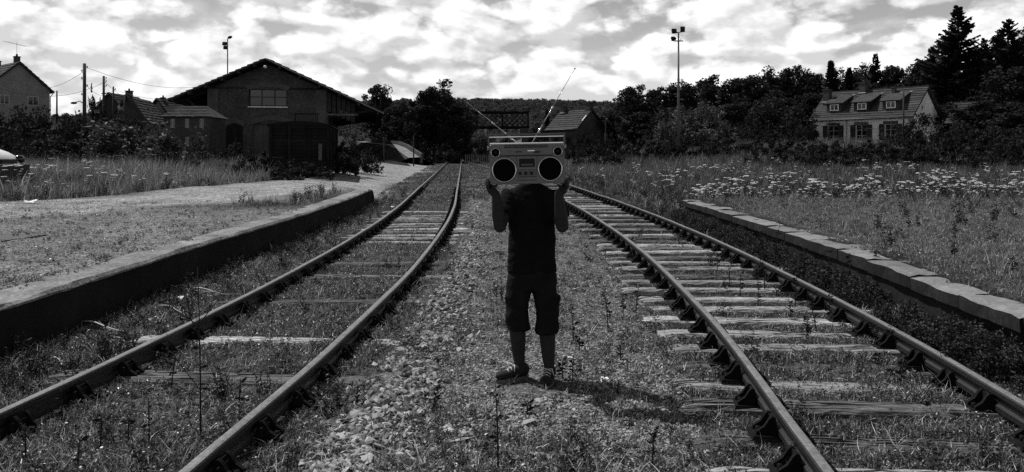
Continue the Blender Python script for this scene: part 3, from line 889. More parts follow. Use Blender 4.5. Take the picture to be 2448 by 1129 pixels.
# straws, broken stalks
x, y, r = sample(16000, 3.9, 20, 13, 1.6); z = zones(x, y)
dens = np.where(z['bed'], 0.30, 0.08); dens = np.where((x < cL(y) + 0.8) & z['bed'], 0.6, dens)
keep = (r.random(len(x)) < dens) & rails_clear(z, 0.06) & off_sleepers(x, y, r, .6)
scatter('straw', place(x, y, keep), r.uniform(0.3, 0.9, keep.sum()), STRAWS, 'bleached straw strewn over the track bed', 3, 0.5)

# knee-high grass and leafy weeds: beside the rails, under the platform edge, in the fields
x, y, r = sample(70000, 4.2, 75, 15, 1.45); z = zones(x, y)
patch = fbm(x * 0.5, y * 0.5, 35) + 0.4 * fbm(x * 2.5, y * 2.5, 36)
stripR = (x > cR(y) + 0.95) & (x < wallR(y) - 0.02) & (y < 40)
stripL = (x < cL(y) - 0.95) & (x > wallL(y) + 0.02) & (y < 34)
dens = np.zeros(len(x))
dens = np.where(stripR, 0.85, dens); dens = np.where(stripL, 0.22, dens)
dens = np.where(z['mid'], 0.014, dens)
dens = np.where(z['platR'] & (y < 20), 0.03, dens)
fieldR = (x > wallR(y) + 0.55) & (y > 21.6) | (x > cR(y) + 1.3) & (y > ENDR)
fieldL = (x < wallL(y) - 0.8) & (road_dist(x, y) > 2.7 + 0.5 * fbm(x, y, 38)) & (y > 18.5)
dens = np.where(fieldR, 0.8, dens); dens = np.where(fieldL, 0.75, dens)
dens = np.where((z['dl'] < 1.0) & (y < 60), 0.012, dens); dens = np.where((z['dr'] < 1.0), 0.03, dens)
keep = (r.random(len(x)) < dens * np.clip(0.8 + 1.2 * patch, 0.15, 1.3)) & rails_clear(z, 0.07) & off_sleepers(x, y, r, .8)
near_strip = stripR | stripL | z['mid'] | (z['dl'] < 1.1) | (z['dr'] < 1.1)
kw = keep & (r.random(len(x)) < np.where(stripR, 0.8, np.where(near_strip, 0.6, 0.30)))
kg = keep & ~kw
s = np.where(near_strip, 0.75, 1.25)
scatter('leafy_weeds', place(x, y, kw), (s * r.uniform(0.45, 1.15, len(x)))[kw], WEEDS, 'dark leafy weeds along the platform edges and in the fields', 4)
scatter('meadow_grass', place(x, y, kg), (s * r.uniform(0.5, 1.2, len(x)))[kg], MEDIUM, 'rough meadow grass in the fields and beside the rails', 5)

# tall pale seeding grass between the gravel road and the bushes
x, y, r = sample(9000, 20, 36, 18, 1.2, (-24, -5)); z = zones(x, y)
PALE = [blade_clump(680 + i, 26, 0.8, 0.22, 0.009, (M['dry_grass'], M['straw']), 0.5, 3, 0.15) for i in range(4)]
keep = (road_dist(x, y) > 3.0) & (x < wallL(y) - 1.2) & ~((x < -13.5) & (y < 26.5)) & (r.random(len(x)) < np.clip(0.45 + 1.5 * fbm(x * .22, y * .22, 57), 0.06, 1)) & (np.abs(x) < VIS * y + 1)
scatter('pale_grass', place(x, y, keep), r.uniform(0.6, 1.5, keep.sum()), PALE, 'pale seeding grass beyond the gravel road', 13, 0.2)

# bleached grass on the low platform
x, y, r = sample(60000, 5, 23, 16, 1.2, None); z = zones(x, y)
DRY = [blade_clump(650 + i, 16, 0.10, 0.10, 0.006, (M['dry_grass'], M['straw']), 1.0, 2, 0.12) for i in range(4)]
keep = (x > wallR(y) + 0.55) & (y < 21.2) & (r.random(len(x)) < np.clip(0.75 + 1.0 * fbm(x * .8, y * .8, 55), 0.15, 1))
scatter('dry_grass', place(x, y, keep), r.uniform(0.4, 1.2, keep.sum()), DRY, 'bleached short grass on the low platform', 12, 0.3)

# tall grass of the fields further off
x, y, r = sample(30000, 19, 105, 17, 1.25); z = zones(x, y)
patch = fbm(x * 0.25, y * 0.25, 39)
fieldR = ((x > wallR(y) + 1.5) & (y > 22.2)) | ((x > cR(y) + 2.5) & (y > ENDR + 3))
fieldL = (x < wallL(y) - 1.2) & (road_dist(x, y) > 3.4) & (y > 20.5)
keep = ((fieldR & (r.random(len(x)) < np.clip(0.32 + 0.9 * patch + 0.5 * smooth(32, 45, y), 0.05, 1))) | (fieldL & (r.random(len(x)) < np.clip(0.55 + 0.9 * patch, 0.1, 1))))
scatter('tall_grass', place(x, y, keep), r.uniform(0.5, 1.15, keep.sum()) * (0.8 + 0.5 * smooth(30, 60, y[keep])), TALL, 'tall seeding grass filling the fields beside the yard', 6, 0.12)

# ballast and gravel
x, y, r = sample(260000, 3.9, 26, 19, 1.85); z = zones(x, y)
ridge = np.exp(-((x - cL(y) - 1.35 + 0.05 * np.sin(y * 2.2)) / 0.26) ** 2)
centre = z['mid'] * np.clip(0.95 + 0.9 * fbm(x * 1.1, y * 1.1, 43), 0.08, 1)
near_c = np.exp(-((x + 0.35) / 0.75) ** 2) * (y < 6.5) * 0.9
dens = np.clip(0.95 * ridge + 0.95 * centre + near_c * z['mid'], 0, 1)
dens = np.where(z['yard'], 0.5, dens)
dens = np.where((z['dl'] < 1.15) | (z['dr'] < 1.2), 0.10, dens)
dens = np.where((x > cR(y) + 1.2) & (x < wallR(y)), 0.06, dens)
dens = np.where(z['platR'], 0.10, dens)
dens = np.where(z['onwallL'] | z['onwallR'], 0.02, dens)
keep = (r.random(len(x)) < dens) & rails_clear(z, 0.05) & off_sleepers(x, y, r, .85)
keep &= np.hypot(x - .17, y - 6.12) > .34
x, y, ridge, mid = x[keep], y[keep], ridge[keep], z['mid'][keep]
yardk = z['yard'][keep]
size = np.where(r.random(len(x)) < 0.40 * ridge, r.uniform(0.016, 0.044, len(x)) ** 1.0, r.uniform(0.005, 0.017, len(x)))
size = np.where(yardk, size * 0.8, size)
big = r.random(len(x)) < 0.0016 * mid; size = np.where(big, r.uniform(0.030, 0.055, len(x)), size)
zz = gz(x, y) + size * 0.22
app = size / y; order = np.argsort(-np.where(mid, app, 0))
singles = order[:290]; rest = order[290:]
scatter('gravel', np.stack([x, y, zz], -1)[rest], size[rest], STONES, 'loose ballast and gravel between the tracks and on the yard', 7, 0.5)
for i in singles:
    q = child('stone', STONES[int(i) % 10], ground, (x[i], y[i], zz[i]), (r.normal(0, .35), r.normal(0, .35), r.uniform(0, 6.28)), (size[i] * r.uniform(.9, 1.3), size[i], size[i] * r.uniform(.7, 1.1)))

# ------------------------------------------------------------------ trees and shrubs
def leaf_cards(centres, radii, per, size, r, flat=0.85):
    """small leaf faces spread through clumps; returns verts, faces"""
    n = len(centres) * per
    c = np.repeat(centres, per, 0); rad = np.repeat(radii, per)
    d = r.normal(0, 1, (n, 3)); d /= np.linalg.norm(d, axis=1)[:, None]
    p = c + d * (rad * r.random(n) ** 0.45)[:, None] * np.array([1, 1, flat])
    nrm = d * 0.7 + r.normal(0, 0.7, (n, 3)); nrm /= np.linalg.norm(nrm, axis=1)[:, None]
    t = np.cross(nrm, r.normal(0, 1, (n, 3))); t /= np.linalg.norm(t, axis=1)[:, None] + 1e-9
    b = np.cross(nrm, t)
    s = size * r.uniform(0.6, 1.3, n)[:, None]
    k = r.uniform(0.45, 0.75, n)[:, None]
    V = np.stack([p - t * s * .5, p + b * s * k * .5 + t * s * r.uniform(-.1, .2, n)[:, None], p + t * s * .5, p - b * s * k * .5], 1).reshape(-1, 3)
    F = np.arange(n * 4).reshape(-1, 4)
    return V, F

def limb_tubes(mb, base, tip, r0, n_limb, r, crown):
    """trunk with branching limbs reaching into the crown clumps"""
    base = Vector(base); tip = Vector(tip)
    pts = [base]; rr = [r0 * 1.35]
    for i in range(1, 6):
        t = i / 5; p = base.lerp(tip, t) + Vector((r.normal(0, .03), r.normal(0, .03), 0)) * (tip - base).length
        pts.append(p); rr.append(r0 * (1 - 0.8 * t))
    mb.tube(pts, rr, 7)
    sel = r.choice(len(crown), min(n_limb, len(crown)), replace=False)
    for k in sel:
        c = Vector(crown[k]); t = r.uniform(0.35, 0.9); s = base.lerp(tip, t)
        m = s.lerp(c, 0.5) + Vector((0, 0, -0.1 * (c - s).length))
        mb.tube([s, m, c], [r0 * 0.42 * (1 - 0.6 * t), r0 * 0.25, r0 * 0.08], 5)

def broadleaf(seed, H, W, trunk=0.22, clumps=46, per=95, size=0.26, leaf='leaf', top=0.0, gap=0.0):
    """unit-free prototype: returns (trunk mesh, crown mesh)"""
    r = np.random.default_rng(seed)
    cz = H * (trunk + 1) / 2 + 0.0; hz = H * (1 - trunk) / 2
    C = []; RR = []
    lobes = [(r.normal(0, W * .20), r.normal(0, W * .20), cz + r.uniform(-.45, .45) * hz, r.uniform(.45, .75)) for _ in range(6)] + [(0, 0, cz, 0.8), (r.normal(0, W*.08), 0, cz + hz * (0.5 + top), .45)]
    while len(C) < clumps:
        l = lobes[r.integers(0, len(lobes))]
        d = r.normal(0, 1, 3); d /= np.linalg.norm(d)
        q = r.random() ** 0.4
        p = np.array([l[0] + d[0] * W * .5 * l[3] * q, l[1] + d[1] * W * .5 * l[3] * q, l[2] + d[2] * hz * l[3] * q])
        if p[2] > H * 0.97 or p[2] < H * trunk * 0.8: continue
        C.append(p); RR.append(W * r.uniform(0.075, 0.15))
    C = np.array(C); RR = np.array(RR)
    V, F = leaf_cards(C, RR, per, size, r)
    crown = np_mesh('crown', V, F, M[leaf])
    mb = MB(); limb_tubes(mb, (0, 0, -0.3), (r.normal(0, .03 * W), r.normal(0, .03 * W), H * 0.75), 0.028 * H + 0.03, 14, r, C)
    return mb.mesh('trunk', M['bark']), crown

def conifer(seed, H, W, dense=1.0):
    """branches leave the stem all the way up, not in tiers; each carries flat sprays of needles"""
    r = np.random.default_rng(seed)
    mb = MB(); mb.tube([(0, 0, -0.3), (0, 0, H * .5), (0, 0, H)], [0.022 * H, 0.013 * H, 0.003 * H], 7)
    cards = []; nb = int(210 * dense)
    for k in range(nb):
        t = 0.06 + 0.93 * (k + r.random()) / nb
        z = H * t; a = 2.39996 * k + r.normal(0, .4)
        env = (1 - t) ** 0.95 * (1 + 0.22 * math.sin(a * 2 + t * 9)) * (1 if r.random() < .8 else 1.25)
        l = W * .5 * env * r.uniform(0.6, 1.05) + 0.004 * H
        lift = -0.30 * (1 - t) + 0.45 * t
        dirv = np.array([math.cos(a), math.sin(a), lift]); side = np.array([-math.sin(a), math.cos(a), 0])
        base = np.array([0, 0, z]); end = base + dirv * l + np.array([0, 0, 0.16 * l])
        mb.tube([base, base + dirv * l * .6, end], [0.003 * H * (1 - t) + 0.008, 0.006, 0.004], 4, caps=False)
        m = int(max(5, l / 0.11))
        for q in range(m):
            u = 0.12 + 0.88 * (q + r.random()) / m; p = base + (end - base) * u + np.array([0, 0, 0.10 * l * u * u])
            wl = (0.36 * l * (1 - u) ** .7 + 0.13) * r.uniform(.6, 1.25)
            for s in (-1, 1):
                tip = p + side * s * wl * .75 + dirv * wl * .6 + np.array([0, 0, -0.22 * wl + r.normal(0, .06)])
                up = np.array([0, 0, 0.07 + 0.08 * r.random()]); fw = dirv * (0.08 + .07 * r.random())
                cards.append((p - fw, tip - up * .4, tip + fw * .5 + up * .5, p + fw + up * .4))
    V = np.array(cards).reshape(-1, 3); F = np.arange(len(V)).reshape(-1, 4)
    return mb.mesh('trunk', M['bark']), np_mesh('crown', V, F, M['needle'])

def bush(seed, H, W, clumps=60, per=90, size=0.12, leaf='leaf', spiky=0.0):
    r = np.random.default_rng(seed)
    C = []; RR = []
    while len(C) < clumps:
        x, y = r.uniform(-1, 1, 2)
        q = math.hypot(x, y)
        if q > 1: continue
        top = (1 - q ** 2.2) * r.uniform(0.75, 1.12)
        C.append((x * W / 2, y * W / 2 * .8, H * max(0.06, top * r.random() ** 0.45) * 0.9)); RR.append(H * r.uniform(0.09, 0.17))
    C = np.array(C); RR = np.array(RR)
    V, F = leaf_cards(C, RR, per, size, r, 1.0)
    if spiky:      # upright shoots standing out of the outline
        m = int(90 * spiky); ps = C[r.integers(0, len(C), m)] + r.normal(0, .1 * H, (m, 3))
        sh = []
        for p in ps:
            d = np.array([r.normal(0, .35), r.normal(0, .35), 1.0]) * H * r.uniform(.12, .3)
            for q in range(9):
                a = p + d * r.random(); e = r.normal(0, 1, 3) * size * .6 + np.array([0, 0, size * .4]); s = np.cross(e, r.normal(0, 1, 3)); s *= size * .3 / (np.linalg.norm(s) + 1e-9)
                sh.append((a, a + e * .5 + s, a + e, a + e * .5 - s))
        sv = np.array(sh).reshape(-1, 3); F = np.concatenate([F, np.arange(len(sv)).reshape(-1, 4) + len(V)]); V = np.concatenate([V, sv])
    crown = np_mesh('foliage', V, F, M[leaf])
    mb = MB()
    for k in r.choice(len(C), 12, replace=False):
        c = Vector(C[k]); b = Vector((c.x * .25, c.y * .25, -0.2)); mb.tube([b, b.lerp(c, .5) + Vector((0, 0, .1 * H)), c], [0.02 * H, 0.012 * H, 0.004 * H], 5)
    return mb.mesh('stem', M['bark']), crown

PROTO = {
    'oak': broadleaf(1, 10, 8.5, 0.06, 105, 135, 0.36), 'ash': broadleaf(2, 10, 6.5, 0.1, 95, 130, 0.34), 'lime': broadleaf(3, 10, 7.0, 0.05, 110, 130, 0.36),
    'robinia': broadleaf(4, 10, 7.0, 0.32, 34, 120, 0.30), 'poplar': broadleaf(5, 10, 5.6, 0.06, 120, 130, 0.34, top=0.15),
    'spruce': conifer(6, 12, 6.0), 'fir': conifer(7, 12, 7.5), 'young_spruce': conifer(8, 8, 3.6),
    'bush_round': bush(11, 2.0, 3.2), 'bush_loose': bush(12, 2.0, 3.6, 55, 80, 0.13, 'leaf', 1.0), 'bush_pale': bush(13, 2.0, 3.0, 60, 90, 0.13, 'leaf_light', 1.0), 'bramble': bush(14, 1.4, 3.8, 55, 85, 0.12, 'leaf', 0.6),
}
BASE_H = {'oak': 10, 'ash': 10, 'lime': 10, 'robinia': 10, 'poplar': 10, 'spruce': 12, 'fir': 12, 'young_spruce': 8, 'bush_round': 2, 'bush_loose': 2, 'bush_pale': 2, 'bramble': 1.4}
tree_rnd = random.Random(3)
def plant(name, proto, px, top_py, D, label, cat, group=None, wpx=None, rz=None, depth=1.0):
    """stands on the ground at distance D under column px, its top reaching row top_py"""
    x = (px - CX) / FPX * D; zb = gzf(x, D); zt = CAM_H - (top_py - HY) / FPX * D
    h = max(zt - zb, 0.4); s = h / BASE_H[proto]
    tm, cm = PROTO[proto]
    root = empty(name, (x, D, zb), tree_rnd.uniform(0, 6.28) if rz is None else rz, label, cat, group)
    sx = s
    if wpx:
        w0 = (cm.get('w') or 0)
        xs = np.empty(len(cm.vertices) * 3, np.float32); cm.vertices.foreach_get('co', xs); xs = xs.reshape(-1, 3)
        w0 = float(np.percentile(xs[:, 0], 98) - np.percentile(xs[:, 0], 2))
        sx = (wpx / FPX * D) / w0
    names = ('stem', 'foliage') if 'bush' in proto or proto == 'bramble' else ('trunk', 'crown')
    for nm, me in zip(names, (tm, cm)):
        child(nm, me, root, scale=(sx, sx * depth, s))
    return root

# the dark wood behind the long house
WOOD = 'trees of the dark wood behind the shuttered house'
W_L = 'dark broadleaf tree in the wood stretching behind the shuttered house'
def wood_label(px, py, D, pr):
    shape = {'oak': 'broad', 'lime': 'dense rounded', 'ash': 'slender'}[pr]
    row = 'skyline' if D >= 116 else 'lower' if D > 100 else 'dark front'
    for lim, where in ((1545, 'at the edge of the wood by the little house'), (1590, 'next inside the edge of the wood'), (1635, 'behind the floodlight mast'), (1680, 'just past the floodlight mast'), (1725, 'over the pale feathery shrub'),
                       (1770, 'between the feathery shrub and the rounded shrub'), (1815, 'over the flank of the large rounded shrub'), (1865, 'above the large rounded shrub'), (1905, 'behind the chimney end of the shuttered house'), (1935, 'close to the narrow spruce'),
                       (1975, 'beside the narrow spruce over the long roof'), (2035, 'between the two small spruces'), (2085, 'beside the pointed spruce'), (2150, 'over the dormers, past the pointed spruce'), (2200, 'over the gable end of the long roof'),
                       (2260, 'at the foot of the tallest conifer'), (2335, 'under the tallest conifer'), (2380, 'between the two great conifers'), (2430, 'under the broad conifer'), (2460, 'past the broad conifer'), (9999, 'at the far end of the wood past the conifers')):
        if px < lim: return '%s %s tree %s' % (row, shape, where)
for px, py, D, pr, w in [
    (1520, 208, 118, 'oak', 110), (1562, 206, 122, 'lime', 100), (1606, 199, 118, 'ash', 95), (1650, 193, 124, 'oak', 110), (1694, 191, 120, 'lime', 105), (1742, 183, 124, 'oak', 115),
    (1790, 173, 122, 'ash', 100), (1836, 169, 126, 'lime', 110), (1880, 163, 122, 'oak', 110), (1918, 158, 126, 'ash', 90), (1955, 168, 122, 'lime', 90), (2010, 178, 124, 'oak', 90),
    (2060, 160, 124, 'ash', 90), (2130, 146, 120, 'lime', 110), (2185, 150, 122, 'oak', 110), (2235, 130, 118, 'ash', 110), (2345, 100, 116, 'lime', 120), (2440, 84, 112, 'oak', 120),
    (1530, 262, 106, 'lime', 120), (1610, 255, 108, 'oak', 120), (1700, 250, 108, 'ash', 120), (1760, 240, 110, 'lime', 120), (1860, 228, 110, 'oak', 130), (1940, 215, 112, 'lime', 120),
    (2040, 205, 112, 'oak', 130), (2130, 195, 112, 'lime', 140), (2240, 180, 106, 'oak', 140), (2320, 170, 102, 'lime', 150), (2400, 150, 98, 'oak', 160), (2470, 150, 96, 'lime', 160),
    (2330, 250, 92, 'lime', 140), (2420, 240, 88, 'oak', 150), (2500, 120, 110, 'ash', 120)]:
    plant('broadleaf_tree', pr, px, py, D, wood_label(px, py, D, pr), 'tree', WOOD, w, depth=0.9)
for px, py, D, pr, w, lab in [
    (2290, 14, 104, 'fir', 190, 'tall dark conifer towering above the shuttered house'),
    (2410, 46, 100, 'fir', 180, 'broad dark conifer standing beside the tallest conifer over the wood'),
    (2455, 64, 104, 'fir', 170, 'dark conifer at the far end of the wood past the broad conifer'),
    (2352, 92, 108, 'fir', 120, 'shorter conifer filling the gap between the two great conifers'),
    (2228, 112, 110, 'fir', 110, 'half-grown conifer at the shoulder of the tallest conifer'),
    (2093, 128, 114, 'spruce', 90, 'pointed spruce rising from the wood above the long roof'),
    (1986, 146, 112, 'young_spruce', 74, 'narrow spruce above the chimney end of the long roof'),
    (2030, 162, 112, 'young_spruce', 58, 'small spruce beside the narrow spruce above the long roof'),
    (1460, 262, 112, 'young_spruce', 40, 'short spruce between the little house and the wood'),
    (1308, 262, 135, 'young_spruce', 34, 'lone young spruce behind the little tiled house')]:
    plant('conifer_tree', pr, px, py, D, lab, 'tree', None, w)

# trees by the bridge and behind the shed
plant('robinia_tree', 'robinia', 900, 200, 104, 'airy tree with separate leaf clumps beside the goods shed roof', 'tree', None, 92)
plant('broadleaf_tree', 'lime', 930, 250, 100, 'dense low tree under the airy tree by the shed', 'tree', None, 90)
plant('broadleaf_tree', 'poplar', 1055, 197, 93, 'tall full tree standing in front of the lattice bridge', 'tree', None, 100)
plant('broadleaf_tree', 'lime', 1020, 262, 97, 'lower tree leaning against the tall tree by the bridge', 'tree', None, 80)
plant('broadleaf_tree', 'oak', 1090, 268, 90, 'dark round tree beside the tall tree by the bridge', 'tree', None, 75)
plant('broadleaf_tree', 'ash', 500, 198, 120, 'treetop showing above the goods shed roof by the floodlight', 'tree', None, 40)
for px, py, w in [(965, 243, 60), (1000, 247, 50)]:
    plant('broadleaf_tree', 'lime', px, py, 150, 'far tree behind the lattice bridge ' + next(t for l, t in ((980, 'by the airy tree'), (1020, 'beside the tall tree'), (1150, 'past the tall tree'), (9999, 'before the far hill')) if px < l), 'tree', 'far trees behind the bridge', w)
for px, py, D, w in [(960, 318, 92, 60), (1010, 322, 90, 70), (1085, 325, 88, 80), (1150, 320, 96, 80), (1215, 318, 98, 80), (1270, 300, 104, 70), (1290, 280, 118, 60)]:
    plant('bush', 'bush_round', px, py, D, 'dark shrub under the lattice bridge ' + next(t for l, t in ((980, 'by the ramp'), (1040, 'beside the tall tree'), (1110, 'before the tall tree'), (1180, 'behind the picket fence'), (1240, 'past the picket fence'), (1280, 'by the bridge pier'), (9999, 'behind the little house')) if px < l), 'bush', 'shrubs under the bridge', w)

# shrubs on the right-hand field
for px, py, D, pr, w, lab in [
    (1655, 246, 84, 'bush_pale', 160, 'big pale feathery shrub behind the floodlight mast'),
    (1600, 285, 82, 'bush_pale', 80, 'low pale shrub at the foot of the big feathery shrub'),
    (1725, 285, 86, 'bush_pale', 70, 'pale shrub tucked against the big feathery shrub'),
    (1850, 226, 92, 'bush_round', 190, 'large rounded shrub at the chimney end of the shuttered house'),
    (1795, 275, 88, 'bush_loose', 100, 'loose shrub beside the large rounded shrub'),
    (1905, 280, 86, 'bush_loose', 90, 'loose shrub against the corner of the shuttered house'),
    (2200, 268, 76, 'bush_loose', 150, 'overgrown shrub in front of the pale gable wall'),
    (2290, 285, 74, 'bush_loose', 140, 'overgrown shrub beside the outbuilding roof'),
    (2390, 290, 72, 'bush_round', 160, 'dark shrub below the tall conifers')]:
    plant('bush', pr, px, py, D, lab, 'bush', None, w)
for px, py, D, w in [(1400, 320, 78, 90), (1470, 322, 76, 90), (1550, 325, 72, 110), (1640, 328, 70, 110), (1730, 325, 70, 120), (1820, 326, 68, 120), (1910, 330, 66, 130), (2000, 337, 64, 120), (2090, 334, 62, 130), (2180, 322, 60, 140), (2280, 318, 60, 140), (2380, 312, 60, 150), (2460, 312, 58, 140),
                     (1430, 345, 62, 110), (1850, 345, 56, 130), (1980, 348, 54, 130), (2120, 346, 54, 140), (2260, 338, 52, 150), (2420, 332, 52, 150)]:
    plant('bramble_bush', 'bramble', px, py, D, ('flat bramble thicket ' if D > 57 else 'outlying bramble clump ') + next(t for l, t in ((1440, 'below the little house'), (1500, 'beyond the start of the flower field'), (1600, 'before the edge of the wood'), (1690, 'at the foot of the floodlight mast'), (1780, 'below the pale feathery shrub'), (1870, 'below the large rounded shrub'), (1950, 'below the house corner'),
                     (2050, 'below the first dormer'), (2140, 'below the middle dormers'), (2230, 'below the pale gable'), (2330, 'below the outbuilding'), (2430, 'below the tall conifers'), (9999, 'past the tall conifers')) if px < l), 'bush', 'bramble thickets behind the flower field', w)

# shrubs on the left-hand bank
for px, py, D, pr, w, lab in [
    (330, 284, 38, 'bush_pale', 240, 'big spreading bush in the tall grass before the goods shed'),
    (225, 228, 62, 'bush_loose', 110, 'tall leafy bush at the foot of the utility pole'),
    (180, 262, 58, 'bush_round', 130, 'round bush below the utility pole'),
    (100, 240, 60, 'bush_round', 170, 'wide hedge bush below the gable house'),
    (20, 236, 62, 'bush_round', 150, 'hedge bush under the gable house wall'),
    (60, 290, 48, 'bush_loose', 190, 'untidy bush on the bank behind the white car'),
    (150, 310, 45, 'bush_round', 170, 'low dark bush in the grass beside the big spreading bush'),
    (10, 318, 40, 'bush_loose', 150, 'dark bush close behind the white car'),
    (300, 255, 70, 'bush_round', 110, 'bush before the dark twin-gabled house'),
    (420, 290, 66, 'bush_loose', 120, 'bush before the hip-roofed building'),
    (470, 318, 60, 'bush_pale', 70, 'pale small bush by the hip-roofed building'),
    (560, 338, 62, 'bush_loose', 100, 'weedy bush against the shed gable'),
    (838, 336, 46, 'bush_loose', 130, 'bush spilling out beside the derelict wagon'),
    (815, 340, 42, 'bramble', 120, 'brambles hugging the wagon corner'),
    (620, 365, 40, 'bramble', 130, 'brambles in front of the wagon door'),
    (720, 388, 36, 'bramble', 150, 'brambles hiding the wagon underframe')]:
    plant('bush', pr, px, py, D, lab, 'bush', None, w)

# the far wood on the hills: one mass
FAR = []
for s in range(3):
    r_ = np.random.default_rng(70 + s); C = np.stack([r_.normal(0, 1.5, 16), r_.normal(0, 1.5, 16), r_.uniform(2, 8, 16)], -1)
    V, F = leaf_cards(C, r_.uniform(1.0, 2.0, 16), 26, 1.1, r_); FAR.append(np_mesh('far_tree', V, F, M['leaf_haze']))
r_ = np.random.default_rng(77)
x = r_.uniform(-420, 520, 16000); y = 250 + 400 * r_.random(16000) ** 0.8
k = np.abs(x) < 0.72 * y + 20
x, y = x[k], y[k]
scatter('distant_wood', np.stack([x, y, hill_z(x, y) - 1], -1), r_.uniform(0.35, 0.55, len(x)), FAR, 'wood covering the far hills', 8, 0.05)

# ------------------------------------------------------------------ buildings
def quad_slab(mb, p0, p1, p2, p3, t):
    """thin slab under the quad"""
    p = [Vector(q) for q in (p0, p1, p2, p3)]; n = (p[1] - p[0]).cross(p[3] - p[0]).normalized()
    if n.z < 0: n = -n
    mb.prism(p, (0, 0, 0), -n * t)

def courses(parent, a, b, c, d, n, m, seed, t=0.08, name='tile_course', wob=0.05):
    """roof plane laid as overlapping tile courses; a-b eave, d-c ridge (local points)"""
    r = random.Random(seed); a, b, c, d = (Vector(q) for q in (a, b, c, d))
    nrm = (b - a).cross(d - a).normalized()
    if nrm.z < 0: nrm = -nrm
    for i in range(n):
        u0, u1 = i / n, min(1.0, (i + 1.18) / n)
        l0, r0 = a.lerp(d, u0), b.lerp(c, u0); l1, r1 = a.lerp(d, u1), b.lerp(c, u1)
        k = 14; mb = MB(); vs_ = []
        for q in range(k + 1):
            s = q / k; w = r.uniform(-wob, wob)
            lo = l0.lerp(r0, s) + (l0 - l1).normalized() * w; hi = l1.lerp(r1, s)
            lift = nrm * (t * 0.9 + r.uniform(0, t * .35))
            vs_ += [lo + lift, hi + nrm * t * 0.15, hi - nrm * t * 0.6, lo - nrm * t * 0.3]
        F = [(q*4 + e, q*4 + (e+1) % 4, q*4 + 4 + (e+1) % 4, q*4 + 4 + e) for q in range(k) for e in range(4)] + [(0, 1, 2, 3), (k*4+3, k*4+2, k*4+1, k*4)]
        mb.add(vs_, F); mb.build(name, m, parent)

def wall_with_holes(mb, o, u, L, z0, z1, holes, th, nrm):
    """vertical wall from point o along unit u, length L, between heights; rectangular holes (x0,x1,za,zb); thickness th along -nrm"""
    o, u, nrm = Vector(o), Vector(u), Vector(nrm)
    xs = sorted({0, L} | {h[0] for h in holes} | {h[1] for h in holes}); zs = sorted({z0, z1} | {h[2] for h in holes} | {h[3] for h in holes})
    for i in range(len(xs) - 1):
        col = []
        for j in range(len(zs) - 1):
            cx, cz = (xs[i] + xs[i+1]) / 2, (zs[j] + zs[j+1]) / 2
            if any(h[0] < cx < h[1] and h[2] < cz < h[3] for h in holes): continue
            if col and abs(col[-1][1] - zs[j]) < 1e-6: col[-1] = (col[-1][0], zs[j+1])
            else: col.append((zs[j], zs[j+1]))
        for za, zb in col:
            pts = [o + u * xs[i] + Vector((0, 0, za)), o + u * xs[i+1] + Vector((0, 0, za)), o + u * xs[i+1] + Vector((0, 0, zb)), o + u * xs[i] + Vector((0, 0, zb))]
            mb.prism(pts, (0, 0, 0), -nrm * th)

def window(parent, o, u, nrm, x0, x1, z0, z1, name='window', fr='white_frame', bars=(1, 0), depth=0.12, fw=0.07, sill=None):
    """framed window standing in an opening: window > pane, sill"""
    o, u, nrm = Vector(o), Vector(u), Vector(nrm); mb = MB()
    base = o - nrm * depth; Z = Vector((0, 0, 1))
    def P2(a, z): return base + u * a + Z * z
    mb.bar(P2(x0, z0 + fw/2), P2(x1, z0 + fw/2), fw, fw); mb.bar(P2(x0, z1 - fw/2), P2(x1, z1 - fw/2), fw, fw)
    mb.bar(P2(x0 + fw/2, z0 + fw), P2(x0 + fw/2, z1 - fw), fw, fw, nrm); mb.bar(P2(x1 - fw/2, z0 + fw), P2(x1 - fw/2, z1 - fw), fw, fw, nrm)
    for k in range(1, bars[0] + 1):
        a = x0 + (x1 - x0) * k / (bars[0] + 1); mb.bar(P2(a, z0 + fw), P2(a, z1 - fw), fw * .8, fw * .8, nrm)
    for k in range(1, bars[1] + 1):
        zz = z0 + (z1 - z0) * k / (bars[1] + 1); mb.bar(P2(x0 + fw, zz), P2(x1 - fw, zz), fw * .6, fw * .6)
    w = mb.build(name, M[fr], parent)
    na, nb = bars[0] + 1, bars[1] + 1
    for i in range(na):
        for j in range(nb):
            a0, a1 = x0 + (x1 - x0) * i / na, x0 + (x1 - x0) * (i + 1) / na; b0, b1 = z0 + (z1 - z0) * j / nb, z0 + (z1 - z0) * (j + 1) / nb
            g = MB(); g.prism([P2(a0 + .01, b0 + .01), P2(a1 - .01, b0 + .01), P2(a1 - .01, b1 - .01), P2(a0 + .01, b1 - .01)], -nrm * .004, -nrm * .012); g.build('pane', M['glass'], w)
    if sill:
        s = MB(); s.bar(o + u * (x0 - .08) + Z * (z0 - .05) + nrm * .04, o + u * (x1 + .08) + Z * (z0 - .05) + nrm * .04, .2, .09); s.build('sill', M[sill], w)
    return w

def chimney(parent, c, s, h, m='brick', pot=True, flash=True, lab=None):
    mb = MB(); mb.box((c[0], c[1], c[2] + h/2), (s, s, h)); mb.box((c[0], c[1], c[2] + h + .05), (s * 1.2, s * 1.2, .1))
    ch = mb.build('chimney', M[m], parent)
    if pot:
        p = MB(); p.tube([(c[0], c[1], c[2] + h + .1), (c[0], c[1], c[2] + h + .38)], [.13, .1], 8); p.build('chimney_pot', M['brick'], ch)
    if flash:
        f = MB(); f.box((c[0], c[1], c[2] + h * .34), (s * 1.14, s * 1.14, .09)); f.build('flashing', M['zinc'], ch)
    return ch

